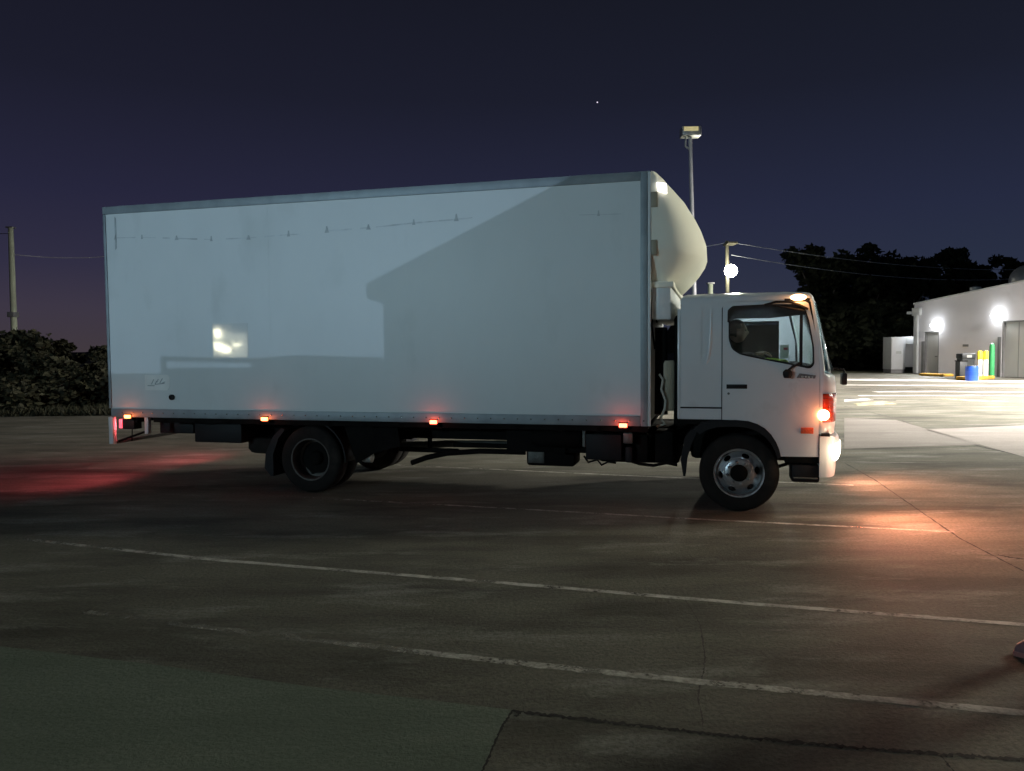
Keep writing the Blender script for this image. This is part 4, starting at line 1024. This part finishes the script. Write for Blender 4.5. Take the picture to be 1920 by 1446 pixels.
latheo('drum_body', [(r * .95, 0), (r, .05), (r, hh * .32), (r * 1.04, hh * .34), (r, hh * .36), (r, hh * .64), (r * 1.04, hh * .66), (r, hh * .68), (r, hh - .05), (r * .93, hh), (0, hh - .01)], (0, 0, 0), M['blue'], t, 'z', 28)
latheo('drum_lid', [(r * .9, hh + .002), (r * .9, hh + .04), (0, hh + .045)], (0, 0, 0), M['bin'], t, 'z', 28)
g = gnd(1817, 709.5); d0 = g.y; w_ = 24 * d0 / F; hh = atY(1817, 663, d0).z
t = thing('wheelie_bin', (g.x, g.y + .3, 0), 'dark wheelie bin against the pale wall behind the blue drum', 'bin')
bm = bmesh.new(); loft(bm, [[(-w_ / 2 * k, -.25 * k, z), (w_ / 2 * k, -.25 * k, z), (w_ / 2 * k, .25 * k, z), (-w_ / 2 * k, .25 * k, z)] for k, z in ((.8, .06), (1, hh - .25))], cap0=True, cap1=True); obj('bin_body', bm, M['bin'], t)
bm = bmesh.new(); box(bm, -w_ / 2 - .03, w_ / 2 + .03, -.29, .29, hh - .248, hh - .0, .05); lid = obj('bin_lid', bm, M['bin'], t, True)
boxo('bin_label', -.12, .12, -.298, -.291, hh - .2, hh - .07, M['galv'], lid)
for s in (-1, 1): latheo('wheel', [(0, -.03), (.1, -.03), (.1, .03), (0, .03)], (s * w_ * .33, .25, .1), M['rubber'], t, 'x', 16)
g = gnd(1809, 711); t = thing('crate', (g.x - .1, g.y + .1, 0), 'low black crate left of the blue drum', 'crate'); w_ = 8 * g.y / F; hh = atY(1809, 676, g.y).z
boxo('crate_body', -w_, w_ * .7, -.2, .2, 0.0, hh - .05, M['bin'], t, .02); boxo('crate_lid', -w_ - .02, w_ * .7 + .02, -.22, .22, hh - .048, hh, M['chassis'], t, .01)

# ================================================================ POLES, WIRES
def pole(name, px0, py0, px1, Y, r0_, r1_, m, label, cat, part='pole'):
    tpt = atY(px0, py0, Y); bx0 = atY(px1, 650, Y)
    # lean from straight line
    t = thing(name, (bx0.x, Y, 0), label, cat)
    tubeo(part, [(0, 0, -.3), ((tpt.x - bx0.x) * .5, 0, tpt.z * .5), (tpt.x - bx0.x, 0, tpt.z)], [r0_, (r0_ + r1_) / 2, r1_], m, t, 14)
    return t, Vector((tpt.x - bx0.x, 0, tpt.z))
t, tp_ = pole('flood_light_mast', 1294, 258, 1306, 40, .13, .09, M['mast'], 'tall slender galvanised mast with one rectangular floodlight, rising behind the cab', 'light mast')
boxo('lamp_housing', tp_.x - .48, tp_.x + .50, -.35, .35, tp_.z + .02, tp_.z + .50, M['galv'], t, .05)
boxo('lamp_face', tp_.x - .40, tp_.x + .34, -.362, -.351, tp_.z + .24, tp_.z + .46, M['floodface'], t, .004)
tubeo('bracket', [(tp_.x, 0, tp_.z - .6), (tp_.x - .25, -.02, tp_.z - .45), (tp_.x - .22, 0, tp_.z + .02)], .05, M['galv'], t)
t, tp_ = pole('utility_pole', 1363, 452, 1366, 50, .14, .11, M['wood'], 'timber utility pole with crossarm carrying the lit street lamp', 'utility pole')
UP = Vector((t.location.x + tp_.x, 50, tp_.z))
boxo('crossarm', tp_.x - .1, tp_.x + .55, -.6, .6, tp_.z - .25, tp_.z - .12, M['wood'], t, .02)
lampz = atY(1370, 508, 49.2).z; lx = atY(1370.5, 508, 49.2).x - t.location.x
tubeo('lamp_arm', [(tp_.x, 0, lampz + .2), (lx, -.4, lampz + .35), (lx, -.75, lampz + .3)], .04, M['galv'], t)
bm = bmesh.new(); e = bmesh.ops.create_uvsphere(bm, u_segments=24, v_segments=16, radius=.40)['verts']; bmesh.ops.translate(bm, vec=(lx, -.8, lampz), verts=e)
obj('lamp_globe', bm, M['lampE'], t, True)
light('street_light', 'SPOT', (lx + t.location.x, 48.0, lampz - .1), 4200, (1, .95, .78), None, shadow_soft_size=.3, spot_size=2.0, spot_blend=.5, aim=(2, 14, 0))
t, _ = pole('post', 1332, 533, 1333, 44, .14, .14, M['conpole'], 'short pale post standing behind the cab roof between the mast and utility pole', 'post')
boxo('post_cap', _.x - .2, _.x + .2, -.2, .2, _.z, _.z + .09, M['galv'], t, .02)
t, tp_ = pole('power_pole', 20, 428, 27, 45, .19, .14, M['conpole'], 'pale greenish concrete power pole rising from the scrub at far left', 'power pole')
PP = Vector((t.location.x + tp_.x, 45, tp_.z))
boxo('pole_cap', tp_.x - .2, tp_.x + .2, -.2, .2, tp_.z, tp_.z + .08, M['galv'], t, .02)
boxo('pole_band', -.2, .2, -.26, .26, atY(24, 595, 45).z, atY(24, 595, 45).z + .3, M['galv'], t, .02)
wm = mat('wire_grey', (.5, .52, .55), .5)
def wire(a, b, sag, label, r=.022):
    a = Vector(a); b = Vector(b); pts = []
    for k in range(25):
        u = k / 24; p = a.lerp(b, u); p.z -= sag * 4 * u * (1 - u); pts.append(p)
    c = pts[0].copy(); o = tubeo('power_line', [p - c for p in pts], r, wm, None, 6); o.location = c; tag(o, label, 'power line', 'overhead wires'); return o
wire(UP + Vector((.3, 0, -.1)), atY(1940, 505, 75), .6, 'upper overhead wire running from the utility pole right past the treetops')
wire(UP + Vector((.3, 0, -.9)), atY(1940, 520, 75), .8, 'lower overhead wire running from the utility pole right past the treetops')
wire(UP + Vector((0, 0, -.1)), atY(1200, 462, 60), .3, 'overhead wire running left from the utility pole behind the fairing')
wire(PP + Vector((0, 0, -1.5)), atY(300, 462, 60), .5, 'overhead wire running right from the concrete pole to behind the box')
wire(PP + Vector((0, 0, -.3)), atY(-300, 400, 60), .5, 'overhead wire running left from the concrete pole out of frame')

# ================================================================ VEGETATION
def leaf_cloud(bm, blobs, n, size, rg):
    for _ in range(n):
        c, r, sq = blobs[rg.randrange(len(blobs))]
        while True:
            v = Vector((rg.uniform(-1, 1), rg.uniform(-1, 1), rg.uniform(-1, 1)))
            if v.length < 1: break
        v = v * (0.55 + .45 * v.length); p = Vector(c) + Vector((v.x * r, v.y * r, v.z * r * sq))
        a = Vector((rg.gauss(0, 1), rg.gauss(0, 1), rg.gauss(0, .7))).normalized(); b = a.cross(Vector((rg.gauss(0, 1), rg.gauss(0, 1), rg.gauss(0, 1)))).normalized()
        s = size * rg.uniform(.6, 1.4)
        bm.faces.new([bm.verts.new(p + a * s), bm.verts.new(p + b * s * .5), bm.verts.new(p - a * s * .9), bm.verts.new(p - b * s * .55)])
def tree(X, Y, h, w, label, n=5200, seed=0, base=.15, leafm='leaf', size=.3, group='trees behind the yard', name='gum_tree', cat='tree'):
    rg = random.Random(seed); t = thing(name, (X, Y, 0), label, cat, group=group)
    bm = bmesh.new(); tops = []
    k = h * .42; bend = rg.uniform(-.5, .5)
    tube(bm, [(0, 0, -.2), (bend * .3, 0, k * .5), (bend, .1, k), (bend * 1.2, .1, h * .75)], [h * .03, h * .024, h * .018, h * .008], 8)
    for i in range(6):
        a = 2 * PI * i / 6 + rg.uniform(-.4, .4); z = k * rg.uniform(.6, 1.3); L_ = w * rg.uniform(.45, .8); e = Vector((bend + L_ * math.cos(a), L_ * math.sin(a), min(h * .85, z + rg.uniform(.25, .5) * h)))
        tube(bm, [(bend, .1, z), (bend + (e.x - bend) * .5, e.y * .5, z + (e.z - z) * .4), e], [h * .010, h * .007, h * .003], 6); tops.append(e)
    obj('trunk', bm, M['bark'], t, True)
    blobs = []
    for e in tops:
        blobs.append((e, w * rg.uniform(.28, .42), .75))
        for _ in range(3): blobs.append((e + Vector((rg.uniform(-.4, .4) * w, rg.uniform(-.4, .4) * w, rg.uniform(-.25, .08) * h)), w * rg.uniform(.16, .32), .8))
    for _ in range(5): blobs.append((Vector((bend + rg.uniform(-.4, .4) * w, rg.uniform(-.4, .4) * w, h * rg.uniform(.72, .95))), w * rg.uniform(.22, .36), .8))
    for _ in range(9): blobs.append((Vector((rg.uniform(-.8, .8) * w, rg.uniform(-.6, .6) * w, h * rg.uniform(base, .65))), w * rg.uniform(.25, .45), .9))
    bm = bmesh.new(); leaf_cloud(bm, blobs, n, size, rg)
    mz = max(v.co.z for v in bm.verts)
    for v in bm.verts: v.co.z *= h / mz
    obj('crown', bm, M[leafm], t)
    return t
# skyline of the trees on the right: (pixel x, pixel top y, distance, half width)
TR = [(1545, 452, 62, 3.4, 'left-most big dark gum tree, its ragged crown leaning over the cab'),
      (1610, 450, 66, 3.4, 'dark gum tree with high rounded top second from the cab'),
      (1665, 462, 70, 3.2, 'dark gum tree of middle height between the tallest two'),
      (1720, 472, 68, 3.2, 'dark low-topped gum tree behind the corner of the pale building'),
      (1778, 458, 72, 2.4, 'dark gum tree with narrow pointed top above the building roof'),
      (1822, 478, 74, 3.0, 'dark gum tree behind the roof vent of the pale building'),
      (1868, 470, 80, 2.3, 'slim dark tree standing apart left of the roof dome'),
      (1915, 520, 84, 4.0, 'low dark tree behind the roof dome at the right edge')]
for i, (px_, py_, Y, w, lab) in enumerate(TR):
    p = atY(px_, py_ + 6, Y); tree(p.x, Y, p.z, w, lab, 5600, 40 + i, .05)
for i, (px_, Y) in enumerate(((1570, 58), (1625, 57), (1680, 58), (1740, 60), (1640, 52), (1590, 52))):
    p = atY(px_, 560 + (i % 2) * 25, Y)
    tree(p.x, Y, p.z, 3.0, ['leafy dark shrub under the left-most gum tree', 'leafy dark shrub under the second gum tree', 'leafy dark shrub under the middle gum tree', 'leafy dark shrub touching the building corner', 'nearer dark shrub left of the white cabinet', 'nearer dark shrub just right of the windscreen'][i], 5200, 80 + i, .02, group='shrubs under the trees', name='shrub', cat='shrub')
# left scrub bank
LS = [(0, 612, 24, 1.35, 'tallest rounded shrub at the far left edge'), (45, 622, 27, .95, 'rounded shrub right under the concrete power pole'), (70, 662, 22, .8, 'low shrub in front of the rounded ones at far left'),
      (117, 634, 30, .55, 'small-topped shrub halfway between pole and truck'), (150, 650, 26, .42, 'small dark round shrub left of the truck box'), (183, 642, 29, .8, 'shrub half hidden by the rear edge of the truck box'),
      (20, 700, 21, 1.7, 'low spreading scrub at the yard edge, far left'), (110, 690, 22.5, 1.8, 'low spreading scrub at the yard edge in the middle'), (185, 690, 22, 1.5, 'low spreading scrub at the yard edge near the truck tail'), (250, 640, 30, 2, 'shrub fully behind the rear of the box'), (-70, 620, 24, 2.2, 'large shrub just outside the left edge')]
for i, (px_, py_, Y, w, lab) in enumerate(LS):
    p = atY(px_, py_, Y); tree(p.x, Y + .5, max(.8, p.z), w, lab, 3800, 120 + i, .03, 'leaf2', .11, 'scrub along the left edge of the yard', 'shrub', 'shrub')
# grass tufts mass under the scrub
rg = random.Random(5); bm = bmesh.new()
for _ in range(9000):
    u = rg.random(); p = gnd(-500 + 760 * u, 790 - 10 * u); X = p.x + rg.uniform(-.3, .3); Y = p.y * .985 + abs(rg.gauss(0, 2.5)) + .5
    hh = rg.uniform(.05, .28); a = rg.uniform(0, PI); dx = math.cos(a) * .03; dy = math.sin(a) * .03; lx_ = rg.uniform(-.15, .15)
    bm.faces.new([bm.verts.new((X - dx, Y - dy, -.02)), bm.verts.new((X + dx, Y + dy, -.02)), bm.verts.new((X + lx_, Y + lx_, hh))])
tag(obj('grass', bm, M['leaf2']), 'dim rough grass along the left edge of the yard', 'grass', kind='stuff')
# distant dark ridge so the horizon is not bare
bm = bmesh.new(); N_ = 120; rgs = random.Random(9); low = []; hi = []
for k in range(N_ + 1):
    x = -260 + 520 * k / N_; y = 190; h_ = 2.2 + .8 * math.sin(k * .31) + .5 * math.sin(k * .9 + 1) + rgs.uniform(-.4, .4)
    if x > 40: h_ += 6
    low.append(bm.verts.new((x, y, -1))); hi.append(bm.verts.new((x, y + 12, h_)))
bk = [bm.verts.new((v.co.x, v.co.y + 30, -1)) for v in hi]
for k in range(N_): bm.faces.new((low[k], low[k + 1], hi[k + 1], hi[k])); bm.faces.new((hi[k], hi[k + 1], bk[k + 1], bk[k]))
tag(obj('hills', bm, M['grass'], None, True), kind='structure')
# star
bm = bmesh.new(); bmesh.ops.create_icosphere(bm, subdivisions=2, radius=.75); st = obj('star', bm, M['starE']); st.location = atY(1120, 192, 900); tag(st, 'single pale star high in the dark sky above the truck', 'star')

# ================================================================ BEHIND THE PHOTOGRAPHER
# lamp whose light throws the gable shadow on the box side
K2 = Vector((-9, -36, 4.6))
def shp(px_, py_, Yp, plane=-HW):
    x, z = T(px_, py_, plane); q = t2w(x, plane, z); t = (Yp - q.y) / (K2.y - q.y); p = q + (K2 - q) * t; return p
YB = -7.0
g1 = shp(1040, 350, YB); g2 = shp(690, 533, YB); g3 = shp(690, 561, YB); g4 = shp(718, 566, YB); sl_ = (g1.z - g2.z) / (g1.x - g2.x)
hs = thing('gabled_building', (g4.x, YB, 0), 'low gabled building behind the photographer, outside the frame', 'building')
rx = 7.0; rz_ = g2.z + sl_ * (rx - (g2.x - g4.x)) * 1.0
ov = g2.x - g4.x
ridge = min(rz_, g2.z + sl_ * 6.5); rx = (ridge - g2.z) / sl_ + ov
boxo('wall', 0, 2 * rx, -3.5, 0, 0, g3.z - .02, M['render'], hs)
plateo('gable_roof', [(ov, g3.z), (ov, g2.z), (rx, ridge), (2 * rx - ov, g2.z), (2 * rx - ov, g3.z)], [], .1, -3.6, M['doorpaint'], hs)
bm = bmesh.new()
boxo('door', 2.0, 3.0, .002, .05, 0, 2.05, M['doorframe'], hs)
# fence left of it with a rail and a gap
f0 = shp(722, 670, YB); f1 = shp(470, 672, YB); f2 = shp(300, 668, YB); f3 = shp(-200, 690, YB); f4 = shp(300, 700, YB); f5 = shp(302, 690, YB)
fn = thing('fence', (f2.x, YB, 0), 'grey sheet fence beside the gabled building, outside the frame', 'fence')
ox = f2.x
plateo('fence_sheet', [(f3.x - ox, 0), (f0.x - ox - .02, 0), (f0.x - ox - .02, f0.z), (shp(560, 664, YB).x - ox, shp(560, 666, YB).z), (f1.x - ox, f1.z), (f1.x - ox, shp(440, 690, YB).z), (f5.x - ox, f5.z), (f4.x - ox, f4.z), (f3.x - ox, shp(-200, 702, YB).z)], [], 0, -.05, M['galv'], fn)
plateo('fence_rail', [(0, f4.z + .004), (.05, f4.z + .004), (.05, shp(300, 677, YB).z), (f1.x - ox - .004, shp(470, 680, YB).z), (f1.x - ox - .004, f1.z), (0, f2.z)], [], 0, -.05, M['galv'], fn)
def lamp_post(loc, label, col, power, aim, head_z, size=.6, soft=.3, spot=1.2, emis=None):
    t = thing('lamp_post', (loc[0], loc[1], 0), label, 'lamp post', group='lamp posts behind the photographer')
    tubeo('pole', [(0, -.3, 0), (0, -.3, head_z)], .07, M['galv'], t)
    boxo('lamp_head', -size / 2, size / 2, -.4, 0, head_z, head_z + .15, M['galv'], t, .02)
    l = light('lamp', 'SPOT', (loc[0], loc[1] + .3, head_z), power, col, None, shadow_soft_size=soft, spot_size=spot, spot_blend=.3, aim=aim); return t
tgt = t2w(-3.5, -1.2, 1.5)
bw = thing('boundary_wall', (-16.4, -11, 0), 'tall plain boundary wall behind the photographer, outside the frame', 'wall')  # unseen wall added to keep the nearer lamp off the foreground
boxo('wall_panel', -2.6, 3.2, -.1, .1, 0, 4.13, M['render'], bw)
boxo('coping', -2.65, 3.25, -.14, .14, 4.131, 4.16, M['galv'], bw)
lamp_post((K2.x, K2.y - .3), 'far lamp post whose low light crosses the fence, outside the frame', (.55, .75, 1), 8600, tgt, K2.z, soft=.03, spot=.7)
K1 = (-18, -14, 4.8)
lamp_post(K1, 'nearer tall lamp post behind the gabled building, outside the frame', (.57, .85, 1.0), 7000, (-1.5, 9.5, 1.6), K1[2], soft=.4, spot=1.3)
# floodlight off the right edge lighting the yard
def flood(x, y, z, power, col, aim, label, sz=2.2, soft=.5):
    lp = thing('yard_flood_light', (x, y, 0), label, 'light mast', group='yard floodlights beyond the right edge')
    tubeo('pole', [(.5, 0, 0), (.5, 0, z + .1)], .09, M['galv'], lp); boxo('lamp_head', -.5, .6, -.3, .3, z + .1, z + .35, M['galv'], lp, .03)
    light('yard_light', 'SPOT', (x - .1, y, z), power, col, None, shadow_soft_size=soft, spot_size=sz, spot_blend=1, aim=aim)
flood(17, 10.2, 7.6, 8600, (.97, .95, .78), (8, 9, 0), 'near yard floodlight on a mast beyond the right edge of the frame', 2.3, 1.1)
flood(21, 17, 8.0, 72000, (1, .95, .88), (12.5, 19, 0), 'middle yard floodlight on a mast beyond the right edge of the frame', 1.5)  # extra lamp added to lift the middle of the yard
flood(25, 27, 8.5, 58000, (1, .92, .87), (18.5, 30, .5), 'far yard floodlight on a mast beyond the right edge of the frame', 2.2)
cn = thing('forecourt_canopy', (20, 7, 0), 'flat forecourt canopy with square ceiling lights beyond the right edge of the frame', 'canopy')
boxo('canopy_roof', -5, 5, -5.5, 5.5, 5.0, 5.6, M['metalwhite'], cn, .03)
bandE = emit('lit_canopy_fascia', (.78, 1, .93), 5)
boxo('lit_fascia', -5.06, -5.001, -5.4, 5.4, 5.02, 6.3, bandE, cn)  # glowing band added for the windscreen to reflect
canE = emit('lit_canopy_panel', (.85, 1, .95), 8)
for i in range(3):
    for j in range(3):
        boxo('light_panel', -3.6 + i * 3, -2.4 + i * 3, -4 + j * 3.6, -2.8 + j * 3.6, 4.95, 4.998, canE, cn)
for i in (-1, 1):
    for j in (-1, 1): boxo('column', i * 3.2 - .15, i * 3.2 + .15, j * 3 - .15, j * 3 + .15, 0, 4.99, M['metalwhite'], cn)
# lit shop front reflected in the smooth panel patch
def mirror_pt(px_, py_, dist):
    d = ray(px_, py_).normalized(); t = ((TO - CP).dot(TL) - HW) / d.dot(TL); q = CP + d * t; r = d - 2 * d.dot(TL) * TL; return q + r.normalized() * dist, r.normalized()
cpt, cdir = mirror_pt(431, 640, 32)
ang = math.atan2(-cdir.y, -cdir.x)
kk = thing('lit_kiosk', (cpt.x, cpt.y, 0), 'brightly lit kiosk front far behind the photographer, outside the frame', 'kiosk', ang)
boxo('kiosk_wall', -1.2, -.1, -3.2, 3.2, 0, 4.2, M['doorpaint'], kk)
def kp(px_, py_):
    d = ray(px_, py_).normalized(); t = ((TO - CP).dot(TL) - HW) / d.dot(TL); q = CP + d * t; r = (d - 2 * d.dot(TL) * TL)
    n = Vector((math.cos(ang), math.sin(ang), 0)); u = (cpt - q).dot(n) / r.dot(n); p = q + r * u - Vector((cpt.x, cpt.y, 0)); return (p.dot(Vector((-math.sin(ang), math.cos(ang), 0))), p.z)
def kpanel(name, pix, x, m):
    bm = bmesh.new(); vs = [(x, *kp(*p)) for p in pix]; fs = bm.faces.new([bm.verts.new(v) for v in vs]); ex = bmesh.ops.extrude_face_region(bm, geom=[fs]); bmesh.ops.translate(bm, vec=(.03, 0, 0), verts=[e for e in ex['geom'] if isinstance(e, bmesh.types.BMVert)]); obj(name, bm, m, kk)
kE1 = emit('kiosk_bright_glass', (1, .95, .65), 30); kE2 = emit('kiosk_dim_glass', (.8, .8, .6), 3.2)
kpanel('lit_window', [(400, 625), (462, 626), (462, 638), (400, 640)], 0, kE2)
kpanel('lit_lamp', [(402, 618), (412, 616), (415, 628), (410, 634), (403, 633)], .05, kE1)
kpanel('lit_awning', [(400, 644), (412, 644), (431, 655), (430, 662), (418, 660), (404, 655)], .05, kE1)
kpanel('lit_counter', [(436, 644), (450, 645), (448, 649), (438, 648)], .05, kE1)
kpanel('lit_window', [(454, 638), (463, 638), (463, 670), (430, 670), (445, 652)], 0, kE2)

# ================================================================ SKY
w = bpy.data.worlds.new('World'); SC.world = w; w.use_nodes = True
nt = w.node_tree; N = nt.nodes; L = nt.links; bg = N['Background']
tc = N.new('ShaderNodeTexCoord'); sx = N.new('ShaderNodeSeparateXYZ'); L.new(tc.outputs['Generated'], sx.inputs[0])
r1 = N.new('ShaderNodeValToRGB'); cr = r1.color_ramp; cr.elements[0].position = .0; cr.elements[1].position = .55
def lin(c): return tuple(((v / 255) / 12.92 if v / 255 < .04045 else (((v / 255) + .055) / 1.055) ** 2.4) for v in c) + (1,)
cr.elements[0].color = lin((64, 56, 62)); cr.elements[1].color = lin((17, 18, 26))
for p, c in ((.05, (60, 54, 68)), (.10, (48, 46, 66)), (.18, (38, 38, 60)), (.30, (28, 29, 44))):
    e = cr.elements.new(p); e.color = lin(c)
L.new(sx.outputs[2], r1.inputs[0])
r2 = N.new('ShaderNodeValToRGB'); cr2 = r2.color_ramp; cr2.elements[0].color = lin((44, 54, 70)); cr2.elements[1].position = .5; cr2.elements[1].color = lin((18, 21, 27))
for p, c in ((.07, (42, 49, 68)), (.16, (37, 42, 64)), (.30, (27, 30, 44))):
    e = cr2.elements.new(p); e.color = lin(c)
L.new(sx.outputs[2], r2.inputs[0])
mr = N.new('ShaderNodeMapRange'); mr.inputs[1].default_value = -.45; mr.inputs[2].default_value = .5; L.new(sx.outputs[0], mr.inputs[0])
mx = N.new('ShaderNodeMix'); mx.data_type = 'RGBA'; L.new(mr.outputs[0], mx.inputs[0]); L.new(r1.outputs[0], mx.inputs[6]); L.new(r2.outputs[0], mx.inputs[7])
L.new(mx.outputs[2], bg.inputs[0]); bg.inputs[1].default_value = 1.0

SC.view_settings.view_transform = 'Standard'; SC.view_settings.look = 'None'; SC.view_settings.exposure = 0; SC.view_settings.gamma = 1
SC.cycles.max_bounces = 8; SC.cycles.transparent_max_bounces = 12
